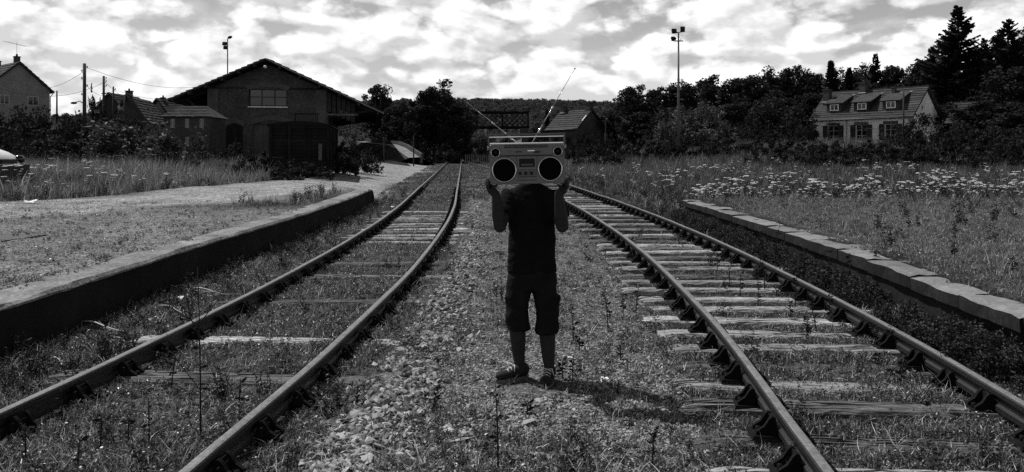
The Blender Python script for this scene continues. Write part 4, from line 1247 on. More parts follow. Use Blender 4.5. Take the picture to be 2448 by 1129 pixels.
def gable_house(name, corner, beta, L, W, z_eave, z_ridge, label, wallm, roofm, n_course, front=None, over=0.35, cat='house'):
    """corner = front corner (x,y); long wall runs along (cos b, -sin b) , depth along (sin b, cos b). local: x along wall, y into the house"""
    x0, y0 = corner; cb, sb = math.cos(R(beta)), math.sin(R(beta))
    zb = min(gzf(x0 + cb * a + sb * d, y0 - sb * a + cb * d) for a in (0, L) for d in (0, W)) - 0.2
    root = empty(name, (x0, y0, zb), -R(beta), label, cat)
    he, hr = z_eave - zb, z_ridge - zb
    holes = front or []
    mb = MB()
    wall_with_holes(mb, (0, 0, 0), (1, 0, 0), L, 0, he, holes, 0.3, (0, -1, 0))
    mb.prism([(0, W, 0), (L, W, 0), (L, W, he), (0, W, he)], (0, 0, 0), (0, -0.3, 0))
    for xx, s in ((0, 1), (L, -1)):
        mb.prism([(xx, 0.3, 0), (xx, W - 0.3, 0), (xx, W - .3, he), (xx, W / 2, hr - 0.12), (xx, .3, he)], (0, 0, 0), (s * 0.3, 0, 0))
    mb.build('wall', M[wallm], root)
    rf = MB(); sl = (hr - he) / (W / 2); dz = sl * over
    quad_slab(rf, (-over, -over, he - dz), (L + over, -over, he - dz), (L + over, W / 2, hr), (-over, W / 2, hr), 0.10)
    quad_slab(rf, (-over, W + over, he - dz), (L + over, W + over, he - dz), (L + over, W / 2, hr), (-over, W / 2, hr), 0.10)
    roof = rf.build('roof', M['timber'], root)
    courses(roof, (-over, -over, he - dz + .03), (L + over, -over, he - dz + .03), (L + over, W/2, hr + .03), (-over, W/2, hr + .03), n_course, M[roofm], 5)
    courses(roof, (-over, W + over, he - dz + .03), (L + over, W + over, he - dz + .03), (L + over, W/2, hr + .03), (-over, W/2, hr + .03), max(4, n_course // 2), M[roofm], 6)
    rd = MB(); rd.bar((-over, W/2, hr + .07), (L + over, W/2, hr + .07), .22, .12); rd.build('ridge_tile', M[roofm], roof)
    gt = MB(); gt.tube([(-over, -over - .06, he - dz), (L + over, -over - .06, he - dz)], .06, 6); gt.build('gutter', M['steel'], root)
    return root, he, hr, sl

def shuttered_house():
    L, W = 11.2, 7.0
    hole_px = []
    # door and windows: along-wall ranges and heights above the sill of the house (z measured from root)
    zb_guess = None
    x0, y0 = 35.1, 95.0; cb, sb = math.cos(R(50)), math.sin(R(50))
    zb = min(gzf(x0 + cb * a + sb * d, y0 - sb * a + cb * d) for a in (0, L) for d in (0, W)) - 0.2
    z_eave, z_ridge = 6.15, 9.25
    zt = z_eave - zb
    opens = []
    for a in (2.45, 5.75, 9.0): opens.append((a - .62, a + .62, zt - 2.75, zt - 0.95))
    root, he, hr, sl = gable_house('shuttered_house', (x0, y0), 50, L, W, z_eave, z_ridge, 'long whitewashed house with three dormers and dark shutters below the conifers', 'render_pale', 'tile', 13, opens)
    for i, (a0, a1, b0, b1) in enumerate(opens):
        window(root, (0, 0, 0), (1, 0, 0), (0, -1, 0), a0, a1, b0, b1, 'window', 'white_frame', (1, 2), sill=None)
        for s in (-1, 1):
            xx = a0 - .32 if s < 0 else a1 + .32
            m = MB(); m.box((xx, -.05, (b0 + b1) / 2), (.6, .05, b1 - b0))
            for q in range(3): m.box((xx, -.085, b0 + (b1 - b0) * (.15 + .35 * q)), (.56, .03, .09))
            m.build('shutter', M['timber'], root)
        m = MB(); m.box(((a0 + a1) / 2, -.03, b1 + .16), (a1 - a0 + .35, .08, .3)); m.build('lintel', M['brick'], root)
    # corner stones
    for k in range(7):
        m = MB(); m.box((.18 if k % 2 else .13, -.02, .5 + k * .62), (.42 if k % 2 else .3, .06, .45)); m.build('corner_stone', M['brick'], root)
    # three shed dormers
    for a in (2.3, 5.55, 8.8):
        d = MB(); y1 = 0.55; zf0 = he + sl * y1; zf1 = zf0 + 1.15; yb = 2.75; zb2 = he + sl * yb
        w = 0.95
        for s in (-1, 1): d.prism([(a + s * w, y1, zf0 - .1), (a + s * w, y1, zf1), (a + s * w, yb, zb2 + .02)], (0, 0, 0), (-s * .08, 0, 0))
        d.prism([(a - w, y1, zf0 - .05), (a + w, y1, zf0 - .05), (a + w, y1, zf0 + .28), (a - w, y1, zf0 + .28)], (0, 0, 0), (0, .08, 0))
        d.prism([(a - w, y1, zf1 - .12), (a + w, y1, zf1 - .12), (a + w, y1, zf1), (a - w, y1, zf1)], (0, 0, 0), (0, .08, 0))
        for s in (-1, 1): d.prism([(a + s * w, y1, zf0 + .28), (a + s * .52, y1, zf0 + .28), (a + s * .52, y1, zf1 - .12), (a + s * w, y1, zf1 - .12)], (0, 0, 0), (0, .08, 0))
        dm = d.build('dormer', M['timber'], root)
        c = MB(); quad_slab(c, (a - w - .2, y1 - .35, zf1 - .02), (a + w + .2, y1 - .35, zf1 - .02), (a + w + .2, yb + .1, zb2 + .22), (a - w - .2, yb + .1, zb2 + .22), .1); c.build('dormer_roof', M['tile_dark'], dm)
        window(root, (a, y1 + .0, 0), (1, 0, 0), (0, -1, 0), -.52, .52, zf0 + .28, zf1 - .12, 'dormer_window', 'white', (1, 0), depth=-.03, fw=.09)
        f = MB(); f.box((a + w + .25, yb + .1, zb2 + .2), (.3, .35, .08)); f.box((a - w, y1 - .1, zf0 - .16), (.35, .3, .06)); f.build('flashing', M['zinc'], dm)
    chimney(root, (0.7, 1.9, he + sl * 1.9 - .5), .75, 2.1, 'wall_dim')
    chimney(root, (4.4, 3.2, he + sl * 3.2 - .6), .7, 1.7, 'brick')
    chimney(root, (8.1, 2.75, he + sl * 2.75 - .5), .4, 1.2, 'brick', pot=False)
    dp = MB(); dp.tube([(4.1, -.09, 0.2), (4.1, -.09, he - .2)], .045, 6); dp.build('downpipe', M['steel'], root)
shuttered_house()

def outbuilding():
    root, *_ = gable_house('outbuilding', (52.5, 98), 50, 6.5, 5, 6.0, 8.2, 'low tiled outbuilding beside the pale gable of the shuttered house', 'wall_dim', 'tile_dark', 8)
outbuilding()

def little_house():
    root, he, hr, sl = gable_house('little_house', (5.0, 110.5), 48, 5.2, 5.4, 5.55, 7.95, 'little tiled house with two chimneys standing beyond the boombox holder', 'wall_dim', 'tile', 9, [(1.0, 1.8, 2.1, 3.1), (3.3, 4.1, 2.1, 3.1)])
    for a in (1.0, 3.3): window(root, (0, 0, 0), (1, 0, 0), (0, -1, 0), a, a + .8, 2.1, 3.1, 'window', 'timber', (1, 0))
    chimney(root, (.6, 2.2, he + sl * 2.2 - .3), .6, 1.2); chimney(root, (4.9, 2.7, hr - .4), .8, 1.2, flash=False)
    f = MB(); f.bar((5.2 + .2, .8, he + sl * .8 + .1), (5.2 + .2, 1.6, he + sl * 1.6 + .12), .12, .08); f.build('flashing', M['zinc'], root)
little_house()

def gable_front(name, apex_px, apex_py, D, half_px, eave_py, beta, length, label, wallm, roofm, chim=None, extra=None, over=.4):
    """house whose gable looks at the camera; beta turns the gable wall"""
    ax = P(apex_px, apex_py, D); ez = CAM_H - (eave_py - HY) / FPX * D
    cb, sb = math.cos(R(beta)), math.sin(R(beta))
    half = half_px / FPX * D / max(.35, cb + (ax.x / D) * -sb)
    zb = min(gzf(ax.x + cb * a, D + sb * a) for a in (-half, half)) - .3
    root = empty(name, (ax.x, D, zb), R(beta), label, 'house')
    he, hr = ez - zb, ax.z - zb; sl = (hr - he) / half
    w = MB()
    w.prism([(-half, 0, 0), (half, 0, 0), (half, 0, he), (0, 0, hr - .1), (-half, 0, he)], (0, 0, 0), (0, .3, 0))
    w.prism([(-half, length, 0), (half, length, 0), (half, length, he), (0, length, hr - .1), (-half, length, he)], (0, -.3, 0), (0, 0, 0))
    for s in (-1, 1): w.prism([(s * half, .3, 0), (s * half, length - .3, 0), (s * half, length - .3, he), (s * half, .3, he)], (0, 0, 0), (-s * .3, 0, 0))
    w.build('wall', M[wallm], root)
    rf = MB(); o2 = over
    for s in (-1, 1): quad_slab(rf, (s * (half + o2), -o2, he - sl * o2), (s * (half + o2), length + o2, he - sl * o2), (0, length + o2, hr), (0, -o2, hr), .14)
    roof = rf.build('roof', M['timber'], root)
    for s in (-1, 1): courses(roof, (s * (half + o2), -o2, he - sl * o2 + .03), (s * (half + o2), length + o2, he - sl * o2 + .03), (0, length + o2, hr + .03), (0, -o2, hr + .03), 9, M[roofm], 8 + s)
    for (a, b, s, h) in chim or []: chimney(root, (a, b, hr - abs(a) * sl - .3), s, h, 'brick', True, False)
    return root, half, he, hr, sl

# houses on the left-hand slope
root, half, he, hr, sl = gable_front('gable_house', 45, 148, 95, 76, 210, 50, 10, 'pale gable house with rooftop aerial and two chimneys behind the hedge', 'render_wall', 'tile_dark', [(0.1, .9, .55, 1.0), (-.3, 6.0, .6, 1.0)])
for a, b in ((.9, 2.1), (-2.0, -1.0)):
    window(root, (0, 0, 0), (1, 0, 0), (0, -1, 0), a, b, he - 2.0, he - .9, 'window', 'white_frame', (1, 0), depth=-.03)
m = MB(); m.tube([(half + .25, -.3, he - .5), (half + .05, -.05, he - .9), (half + .05, -.05, 0.3)], .06, 6); m.build('downpipe', M['white'], root)
m = MB(); z0 = hr + .9; m.tube([(.1, .9, z0 - .2), (.1, .9, z0 + 1.5)], .02, 5); m.bar((-1.6, .1, z0 + 1.35), (1.3, 1.6, z0 + 1.15), .025, .025)
for q in np.linspace(-1, 1, 7): m.bar((.1 + q * 1.2 - .18, .9 + q * .62 + .35, z0 + 1.25 - q * .08), (.1 + q * 1.2 + .18, .9 + q * .62 - .35, z0 + 1.25 - q * .08), .015, .015)
m.build('aerial', M['steel'], root)
gable_front('twin_gabled_house', 305, 230, 100, 46, 285, 8, 9, 'dark steep-roofed house with a chimney beside the wooden poles', 'wall_dim', 'tile_dark', [(0.0, .6, .7, .9)])
gable_front('steep_house', 262, 222, 108, 34, 262, 0, 8, 'dark gable house half hidden behind the thin pole', 'wall_dim', 'tile_dark')
root, half, he, hr, sl = gable_front('roadside_house', 379, 235, 112, 24, 268, -30, 12, 'house with pale gable wall and long dark roof left of the shed', 'render_wall', 'tile_dark', [(.3, .5, .5, .6)])

def hip_building():
    D = 63.0; c = P(446, 262, D); ez = CAM_H - (277 - HY) / FPX * D; zb = gzf(c.x, D) - .3
    hw, dp = 1.78, 3.4
    root = empty('hip_roofed_building', (c.x, D, zb), 0, 'two-storey building with pale hipped roof tucked beside the goods shed', 'building')
    he = ez - zb; hr = c.z - zb + .25
    holes = [(a, a + .36, he - z1, he - z0) for a in (.5, 1.62, 2.75) for z0, z1 in ((.22, .92), (1.62, 2.32))]
    w = MB(); wall_with_holes(w, (-hw, 0, 0), (1, 0, 0), 2 * hw, 0, he, holes, .25, (0, -1, 0))
    for s in (-1, 1): w.prism([(s * hw, .25, 0), (s * hw, dp, 0), (s * hw, dp, he), (s * hw, .25, he)], (0, 0, 0), (-s * .25, 0, 0))
    w.build('wall', M['wall_dim'], root)
    for h in holes: window(root, (-hw, 0, 0), (1, 0, 0), (0, -1, 0), *h, 'window', 'white_frame', (1, 0), fw=.05)
    o = .25
    A = [(-hw - o, -o, he - .1), (hw + o, -o, he - .1), (hw + o, dp + o, he - .1), (-hw - o, dp + o, he - .1)]; T0, T1 = (-hw * .55, dp / 2, hr + .1), (hw * .55, dp / 2, hr + .1)
    rf = MB(); rf.add([*A, T0, T1], [(0, 1, 5, 4), (1, 2, 5), (2, 3, 4, 5), (3, 0, 4), (3, 2, 1, 0)]); roof = rf.build('roof', M['tile'], root)
    courses(roof, A[0], A[1], T1, T0, 7, M['tile'], 31, .07)
hip_building()

# ------------------------------------------------------------------ goods shed
def goods_shed():
    D = 72.0; c = P(640, 374, D); zb = gzf(c.x, D) - .15
    root = empty('goods_shed', (c.x, D, zb), R(10), 'large dark railway goods shed with wide overhanging gable roof', 'goods shed')
    hw, span, Lg = 5.05, 10.1, 22.0
    hr = CAM_H + 229 / FPX * D - zb; he_out = he_right = CAM_H + 102 / FPX * 73 - zb; sl = (hr - he_out) / span
    he = hr - sl * hw - .25
    wx0, wx1, wz0, wz1 = -1.62, 1.68, CAM_H + 119 / FPX * D - zb, CAM_H + 158 / FPX * D - zb
    dx0, dx1, dz1 = -1.25, 1.95, CAM_H + 78 / FPX * D - zb
    holes = [(wx0 + hw, wx1 + hw, wz0, wz1 + .26), (dx0 + hw, dx1 + hw, 0, dz1)]
    g = MB(); wall_with_holes(g, (-hw, 0, 0), (1, 0, 0), 2 * hw, 0, he, holes, .45, (0, -1, 0))
    g.prism([(-hw, 0, he), (hw, 0, he), (0.0, 0, hr - .28)], (0, 0, 0), (0, .45, 0))
    for s in (-1, 1):
        g.prism([(s * hw, .45, 0), (s * hw, Lg, 0), (s * hw, Lg, he), (s * hw, .45, he)], (0, 0, 0), (-s * .4, 0, 0))
    g.prism([(-hw, Lg, 0), (hw, Lg, 0), (hw, Lg, he), (0, Lg, hr - .28), (-hw, Lg, he)], (0, 0, 0), (0, -.4, 0))
    g.build('wall', M['shed_wall'], root)
    t = MB()
    for s in (-1, 1): t.box((s * (hw - .45), -.06, he / 2), (.9, .14, he))
    t.box((0, -.05, .45), (2 * hw - 1.9, .1, .9)); t.build('pilaster', M['shed_trim'], root)
    for s in (-1, 1):      # spandrels give the window its arched head
        cx = (wx0 + wx1) / 2; hwid = (wx1 - wx0) / 2; sp = MB()
        pts = [(cx + s * hwid * u, -.0, wz1 - .02 + .28 * (1 - u * u)) for u in (1, .85, .7, .5, .3, .1)] + [(cx + s * hwid * .1, 0, wz1 + .262), (cx + s * hwid, 0, wz1 + .262)]
        sp.prism(pts, (0, .01, 0), (0, .44, 0)); sp.build('spandrel', M['shed_wall'], root)
    # arched heads over the window, door and blind niche
    def arch(x0, x1, z, risez, thick, name, m, fill=None):
        n = 10; lo, hi = [], []
        for i in range(n + 1):
            u = i / n; zz = z + risez * (1 - (2 * u - 1) ** 2); x = x0 + (x1 - x0) * u
            lo.append((x, -.08, zz)); hi.append((x0 - .25 + (x1 - x0 + .5) * u, -.08, zz + thick))
        for i in range(n):
            b = MB(); b.prism([lo[i], lo[i+1], hi[i+1], hi[i]], (0, 0, 0), (0, .07, 0)); b.build('arch_stone', M[m], root)
    arch(wx0 - .05, wx1 + .05, wz1 - .02, .28, .38, 'arch', 'shed_trim'); arch(dx0 - .05, dx1 + .05, dz1 - .1, .4, .4, 'arch', 'shed_trim')
    arch(-3.5, -2.1, dz1 - .25, .3, .35, 'arch', 'shed_trim')
    nb = MB(); nb.prism([(-3.5, -.03, 0), (-2.1, -.03, 0), (-2.1, -.03, dz1 - .25), (-2.8, -.03, dz1 + .04), (-3.5, -.03, dz1 - .25)], (0, 0, 0), (0, .02, 0)); nb.build('blind_niche', M['old_wall'], root)
    w = window(root, (0, 0, 0), (1, 0, 0), (0, -1, 0), wx0, wx1, wz0, wz1 + .26, 'window', 'timber', (2, 1), depth=.3, fw=.12)
    s = MB(); s.box(((wx0 + wx1) / 2, -.1, wz0 - .05), (wx1 - wx0 + .1, .22, .1)); s.build('sill', M['zinc'], w)
    d = MB()
    for k in range(4): d.box((dx0 + .2 + .42 * k, .25, dz1 / 2), (.40, .06, dz1))
    door = d.build('door', M['shed_trim'], root); d2 = MB()
    d2.box((dx1 - .5, .2, dz1 / 2), (.9, .06, dz1 - .1)); d2.build('door_leaf', M['timber_pale'], root)
    # roof: two great slopes on purlins and rafters
    f = 1.5
    for s in (-1, 1):
        rf = MB(); y0, y1 = -f, Lg + 1
        span, he_out = (10.1, he_right) if s > 0 else (8.0, hr - sl * 8.0)
        quad_slab(rf, (s * span, y0, he_out), (s * span, y1, he_out), (0, y1, hr), (0, y0, hr), .12)
        ro = rf.build('roof_slope', M['timber'], root)
        courses(ro, (s * span, y0, he_out + .04), (s * span, y1, he_out + .04), (0, y1, hr + .04), (0, y0, hr + .04), 16, M['tile_dark'], 41 + s, .09)
        vb = MB(); vb.bar((s * span, y0 + .03, he_out - .02), (0, y0 + .03, hr - .02), .06, .34, (0, 1, 0)); vb.build('barge_board', M['barge'] if s > 0 else M['shed_trim'], root)  # right-hand board carries the painted sunlit tone
        for q in range(6):
            u = (q + .3) / 6; xx = s * span * (1 - u); zz = he_out + (hr - he_out) * u
            pb = MB(); pb.bar((xx, y0 - .22, zz - .22), (xx, .0 if abs(xx) < hw else y1, zz - .22), .18, .22); pb.build('purlin', M['timber'], root)
        # canopy brackets along the side
        for k in range(6):
            yy = .4 + k * (Lg - .8) / 5
            b = MB(); zt = hr - sl * hw - .4
            b.bar((s * hw, yy, zt - 2.2), (s * (span - .9), yy, he_out + .35), .16, .2); b.bar((s * hw, yy, zt), (s * (span - .2), yy, he_out - .1), .14, .2); b.bar((s * (hw + 1.6), yy, zt - 1.3), (s * (hw + 2.3), yy, zt - .95), .1, .12)
            b.build('bracket', M['timber'], root)
            if s > 0:
                p = MB(); p.box((hw + .06, yy, he / 2), (.16, .5, he)); p.build('side_pilaster', M['shed_trim'], root)
    # boarded end of the canopy
    for k in range(6):
        xx = hw + .25 + k * .42; zt = hr - sl * xx - .3
        b = MB(); b.box((xx, .1, zt - .9), (.34, .05, 1.7)); b.build('board', M['timber'], root)
    b = MB(); b.bar((hw, .05, hr - sl * hw - 2.4), (hw + 2.8, .05, hr - sl * hw - 2.4), .12, .16); b.build('canopy_beam', M['timber_pale'], root)
    lp = MB(); lp.tube([(0, -f - .05, hr - .9), (0, -f - .3, hr - .7)], .05, 6); lp.ell((0, -f - .3, hr - .75), (.16, .16, .14)); lp.build('lamp', M['zinc'], root)
    # loading dock
    dk = MB(); dk.box((hw + 1.5, Lg / 2, .45), (3.0, Lg, .9)); dk.build('loading_dock', M['old_wall'], root)
goods_shed()

# ------------------------------------------------------------------ derelict wagon
def wagon():
    D = 38.0; c = P(716, 374, D); zb = gzf(c.x, D)
    root = empty('goods_wagon', (c.x, D, zb), R(9), 'derelict dark wooden goods wagon sunk in weeds before the shed', 'wagon')
    hw, Lw = 1.36, 5.6; z0 = max(.35, 1.14 - zb); z1 = CAM_H + 76 / FPX * D - zb
    n = 12; ph = (z1 - z0) / n; r = random.Random(4)
    for i in range(n):
        for (p, s, rot) in (((0, 0, z0 + ph * (i + .5)), (2 * hw, .05, ph - .014), 0), ((hw, Lw / 2, z0 + ph * (i + .5)), (.05, Lw - .08, ph - .014), 0), ((-hw, Lw / 2, z0 + ph * (i + .5)), (.05, Lw - .08, ph - .014), 0)):
            b = MB(); b.box((p[0] + r.uniform(-.006, .006), p[1] + r.uniform(-.008, .008), p[2]), s); b.build('plank', M['wagon'], root)
    b = MB(); b.box((0, Lw - .02, (z0 + z1) / 2), (2 * hw - .06, .05, z1 - z0)); b.build('end_wall', M['wagon'], root)
    for xx in (-hw + .06, -.45, .45, hw - .06):
        b = MB(); b.box((xx, -.06, (z0 + z1) / 2), (.1, .08, z1 - z0 + .05)); b.build('stanchion', M['wagon'], root)
    for yy in np.linspace(.1, Lw - .1, 6):
        b = MB(); b.box((hw + .06, yy, (z0 + z1) / 2), (.08, .1, z1 - z0)); b.build('stanchion', M['wagon'], root)
    b = MB(); n = 10; pts = [(-hw - .1 + (2 * hw + .2) * i / n, 0, z1 + .16 * (1 - (2 * i / n - 1) ** 2)) for i in range(n + 1)] + [(hw + .1, 0, z1 - .05), (-hw - .1, 0, z1 - .05)]
    b.prism(pts, (0, -.12, 0), (0, Lw + .12, 0)); b.build('roof', M['wagon'], root)
    b = MB(); b.box((0, -.02, z0 - .11), (2 * hw - .1, .18, .24)); b.box((hw - .15, Lw / 2, z0 - .11), (.14, Lw - .3, .22)); b.box((-hw + .15, Lw / 2, z0 - .11), (.14, Lw - .3, .22)); b.build('underframe', M['wagon'], root)
    for xx in (-.87, .87):
        b = MB(); b.tube([(xx, -.05, z0 - .1), (xx, -.45, z0 - .1)], .07, 8); b.tube([(xx, -.45, z0 - .1), (xx, -.5, z0 - .1)], .19, 14); b.build('buffer', M['wagon'], root)
        for yy in (1.2, 4.3):
            b = MB(); b.tube([(xx * .86 - .06, yy, z0 - .38), (xx * .86 + .06, yy, z0 - .38)], .42, 18); b.build('wheel', M['wagon'], root)
    b = MB(); b.box((.95, -.11, z0 + .75), (.16, .02, .78)); b.build('pale_board', M['timber_pale'], root)
    b = MB(); b.box((.3, .15, z1 + .5), (1.15, .05, .06)); b.box((-.2, .15, z1 + .28), (.05, .05, .46)); b.box((.8, .15, z1 + .28), (.05, .05, .46)); b.build('roof_rail', M['wagon'], root)
wagon()

# ------------------------------------------------------------------ lattice bridge
def bridge():
    D = 100.0; a = P(880, 268, D); b_ = P(1265, 268, D); zt, zl = a.z, CAM_H + (374 - 305) / FPX * D
    root = empty('lattice_bridge', (b_.x, D, gzf(b_.x, D)), 0, 'dark iron lattice girder bridge crossing over the tracks', 'bridge')
    o = Vector((b_.x, D, gzf(b_.x, D))); Lb = b_.x - a.x; zt -= o.z; zl -= o.z
    for yy in (0, 3.2):
        for z, nm in ((zt, 'top_chord'), (zl, 'bottom_chord')):
            m = MB(); m.box((-Lb / 2, yy, z), (Lb, .3, .16)); m.build(nm, M['iron'], root)
        m = MB(); st = .62; k = -3
        while k * st < Lb:
            for s in (0, 1):
                x0 = -Lb + k * st; x1 = x0 + (zt - zl)
                za, zb = (zl, zt) if s == 0 else (zt, zl)
                lo, hi = max(x0, -Lb), min(x1, 0)
                if hi - lo > .05:
                    f = lambda x: za + (zb - za) * (x - x0) / (x1 - x0)
                    m.bar((lo, yy + (.03 if s else -.03), f(lo)), (hi, yy + (.03 if s else -.03), f(hi)), .05, .09, (0, 1, 0))
            k += 1
        m.build('lattice', M['iron'], root)
        for q in range(int(Lb / 3.2) + 1):
            v = MB(); v.box((-q * 3.2 - .1, yy, (zt + zl) / 2), (.14, .2, zt - zl)); v.build('stiffener', M['iron'], root)
    d = MB(); d.box((-Lb / 2, 1.6, zl + .1), (Lb, 3.0, .14)); d.build('deck', M['timber'], root)
    for x in (-Lb * .72, -.6):
        p = MB(); p.box((x, 1.6, zl / 2 - .3), (1.0, 3.6, zl + .4)); p.build('pier', M['brick'], root)
bridge()

def ramp():
    pts = [(860, 338, 96), (905, 343, 92), (938, 346, 88), (958, 354, 84), (975, 366, 80), (990, 376, 77)]
    L = [P(*p) for p in pts]; n = len(L)
    top, bank = [], []
    for i, p in enumerate(L):
        t = (L[min(i+1, n-1)] - L[max(i-1, 0)]).normalized(); s = Vector((t.y, -t.x, 0)).normalized()
        if s.y > 0: s = -s
        g = gzf(p.x, p.y) - .5; z = max(p.z, gzf(p.x, p.y) + .03); q = Vector((p.x, p.y, z))
        top += [q - s * .55, q + s * .55 - Vector((0, 0, .05))]
        bank += [Vector((p.x, p.y, g)) - s * 3.0, q - s * .56 - Vector((0, 0, .03)), q + s * .56 - Vector((0, 0, .08)), q + s * 1.4 - Vector((0, 0, .5)), Vector((p.x, p.y, g)) + s * 3.0]
    m = MB(); m.add(top, [(i*2, i*2 + 1, i*2 + 3, i*2 + 2) for i in range(n - 1)]); o = m.build('path', M['concrete']); tag(o, 'pale ramp path curving up towards the bridge', kind='structure')
    m = MB(); m.add(bank, [(i*5 + k, i*5 + k + 1, i*5 + k + 6, i*5 + k + 5) for i in range(n - 1) for k in range(4)]); o = m.build('embankment', M['bank']); tag(o, 'grassy bank carrying the pale ramp', kind='structure')
    root = empty('ramp_wall', L[2], 0, 'low wall lining the pale ramp that climbs to the bridge', 'wall')
    q = MB(); vs_ = []
    for i, p in enumerate(L):
        t = (L[min(i+1, n-1)] - L[max(i-1, 0)]).normalized(); s = Vector((t.y, -t.x, 0)).normalized()
        if s.y < 0: s = -s
        b = p + s * .62 - L[2]
        vs_ += [b + Vector((0, 0, -.6)), b + Vector((0, 0, .35)), b + s * .2 + Vector((0, 0, .35)), b + s * .2 + Vector((0, 0, -.6))]
    q.add(vs_, [(i*4 + k, i*4 + (k+1) % 4, i*4 + 4 + (k+1) % 4, i*4 + 4 + k) for i in range(n - 1) for k in range(4)] + [(0, 1, 2, 3), ((n-1)*4+3, (n-1)*4+2, (n-1)*4+1, (n-1)*4)])
    q.build('wall_face', M['shed_trim'], root)
    for px, py0, py1, D, lab in [(918, 330, 366, 70, 'short post at the upper bend of the pale ramp'), (989, 326, 372, 72, 'tall thin post at the foot of the pale ramp'), (1448, 285, 338, 80, 'thin post beside the little tiled house')]:
        p = P(px, py0, D); z = gzf(p.x, D) - .2
        b = MB(); b.tube([(0, 0, 0), (0, 0, p.z - z)], [.07, .055], 7, round_ends=True); b.box((0, 0, p.z - z - .3), (.16, .16, .1)); o = b.build('post', M['wood_pole'], None, None); o.location = (p.x, D, z); tag(o, lab, 'post')
ramp()

def picket_fence():
    a = P(1113, 352, 84); b = P(1168, 352, 82)
    root = empty('picket_fence', (a.x, a.y, gzf(a.x, a.y)), math.atan2(b.y - a.y, b.x - a.x), 'short pale picket fence beyond the merging tracks', 'fence')
    L = (Vector((b.x - a.x, b.y - a.y))).length; n = 13
    for i in range(n):
        m = MB(); x = L * i / (n - 1); m.prism([(x - .045, 0, -.1), (x + .045, 0, -.1), (x + .045, 0, .95), (x, 0, 1.05), (x - .045, 0, .95)], (0, 0, 0), (0, .03, 0)); m.build('picket', M['timber_pale'], root)
    for z in (.3, .75):
        m = MB(); m.box((L / 2, .06, z), (L + .1, .05, .08)); m.build('fence_rail', M['timber_pale'], root)
picket_fence()

# ------------------------------------------------------------------ masts, poles, wires
def floodlight(px, top, D, lab, heads, name='floodlight_mast', r0=.13):
    x = (px - CX) / FPX * D; zb = gzf(x, D) - .3; zt = CAM_H + (HY - top) / FPX * D
    root = empty(name, (x, D, zb), 0, lab, 'floodlight mast'); h = zt - zb
    m = MB(); m.tube([(0, 0, 0), (0, 0, h * .5), (0, 0, h)], [r0, r0 * .8, r0 * .55], 8); m.build('pole', M['steel'], root)
    for (dx, dz, w, hh, ty, yaw) in heads:
        b = MB(); rot = Matrix.Rotation(R(yaw), 3, 'Z') @ Matrix.Rotation(R(ty), 3, 'X')
        b.box((dx, -.1, h + dz), (w, .22, hh), rot); b.box(Vector((dx, -.1, h + dz)) + rot @ Vector((0, .17, 0)), (w * .6, .16, hh * .6), rot)
        hd = b.build('lamp_head', M['iron'], root); g = MB(); g.box(Vector((dx, -.1, h + dz)) + rot @ Vector((0, -.115, 0)), (w * .86, .015, hh * .8), rot); g.build('lens', M['glass'], hd)
    return root, h
root, h = floodlight(1622, 78, 75, 'tall steel floodlight mast with three lamp heads over the flower field', [(-.42, .12, .42, .38, -20, 10), (.36, .28, .42, .46, -20, -10), (-.48, -.55, .4, .3, -55, 25)])
m = MB(); m.bar((-.55, 0, -.08 + h), (.52, 0, .1 + h), .08, .08); m.bar((-.4, 0, h - .78), (.42, 0, h - .78), .07, .1); m.bar((-.05, 0, h - .9), (.3, 0, h - .55), .05, .05); m.build('cross_arm', M['steel'], root)
root, h = floodlight(544, 102, 99, 'floodlight pole rising behind the goods shed roof', [(-.32, -.15, .5, .38, -25, 0), (-.2, -.62, .5, .38, -25, 0)], r0=.12)
m = MB(); m.tube([(0, 0, h), (.02, 0, h + .45), (.18, -.05, h + .62)], .06, 6); m.ell((.32, -.1, h + .62), (.3, .22, .17), 10, 6, Matrix.Rotation(R(-20), 3, 'Y')); m.build('street_lantern', M['iron'], root)

def pole(px, top, D, lab, r0=.15, lamp=None, arms=()):
    x = (px - CX) / FPX * D; zb = gzf(x, D) - .3; zt = CAM_H + (HY - top) / FPX * D
    root = empty('utility_pole', (x, D, zb), 0, lab, 'utility pole'); h = zt - zb
    m = MB(); m.tube([(0, 0, 0), (0, 0, h)], [r0, r0 * .72], 9); m.build('pole', M['wood_pole'], root)
    for (dz, s) in arms:
        b = MB(); b.tube([(0, 0, h - dz), (s * .18, 0, h - dz), (s * .22, 0, h - dz + .08)], .02, 5); b.ell((s * .22, 0, h - dz + .13), (.06, .06, .09), 8, 6); b.build('insulator', M['white_frame'], root)
    if lamp:
        b = MB(); b.tube([(0, 0, h - lamp[0]), (lamp[1] * .5, 0, h - lamp[0] + .25), (lamp[1], 0, h - lamp[0] + .15)], .035, 6); b.ell((lamp[1] * 1.15, 0, h - lamp[0] + .1), (.28, .14, .1), 10, 6); b.build('street_lantern', M['iron'], root)
    return Vector((x, D, zb + h))
pa = pole(202, 152, 66, 'thick wooden utility pole standing behind the hedge', .17, (3.3, -.75), [(.4, 1), (.7, -1), (1.3, -1), (1.9, 1), (2.6, -1)])
pb = pole(248, 182, 76, 'second wooden pole beside the thick utility pole', .14, None, [(.3, 1), (.6, 1), (1.0, 1)])
pc = pole(271, 207, 92, 'short pole with a street lantern among the houses', .12, (.9, -.95), [(.4, 1)])
pd = pole(136, 217, 100, 'short thin pole beside the pale gable house', .12)
pe = pole(298, 226, 90, 'dark post rising by the steep-roofed house', .11)
pf = pole(2160, 219, 84, 'thin wooden pole in front of the shuttered house roof', .10, None, [(.3, -1)])
pg = pole(1980, 284, 92, 'short pole beside the first shuttered window', .08)

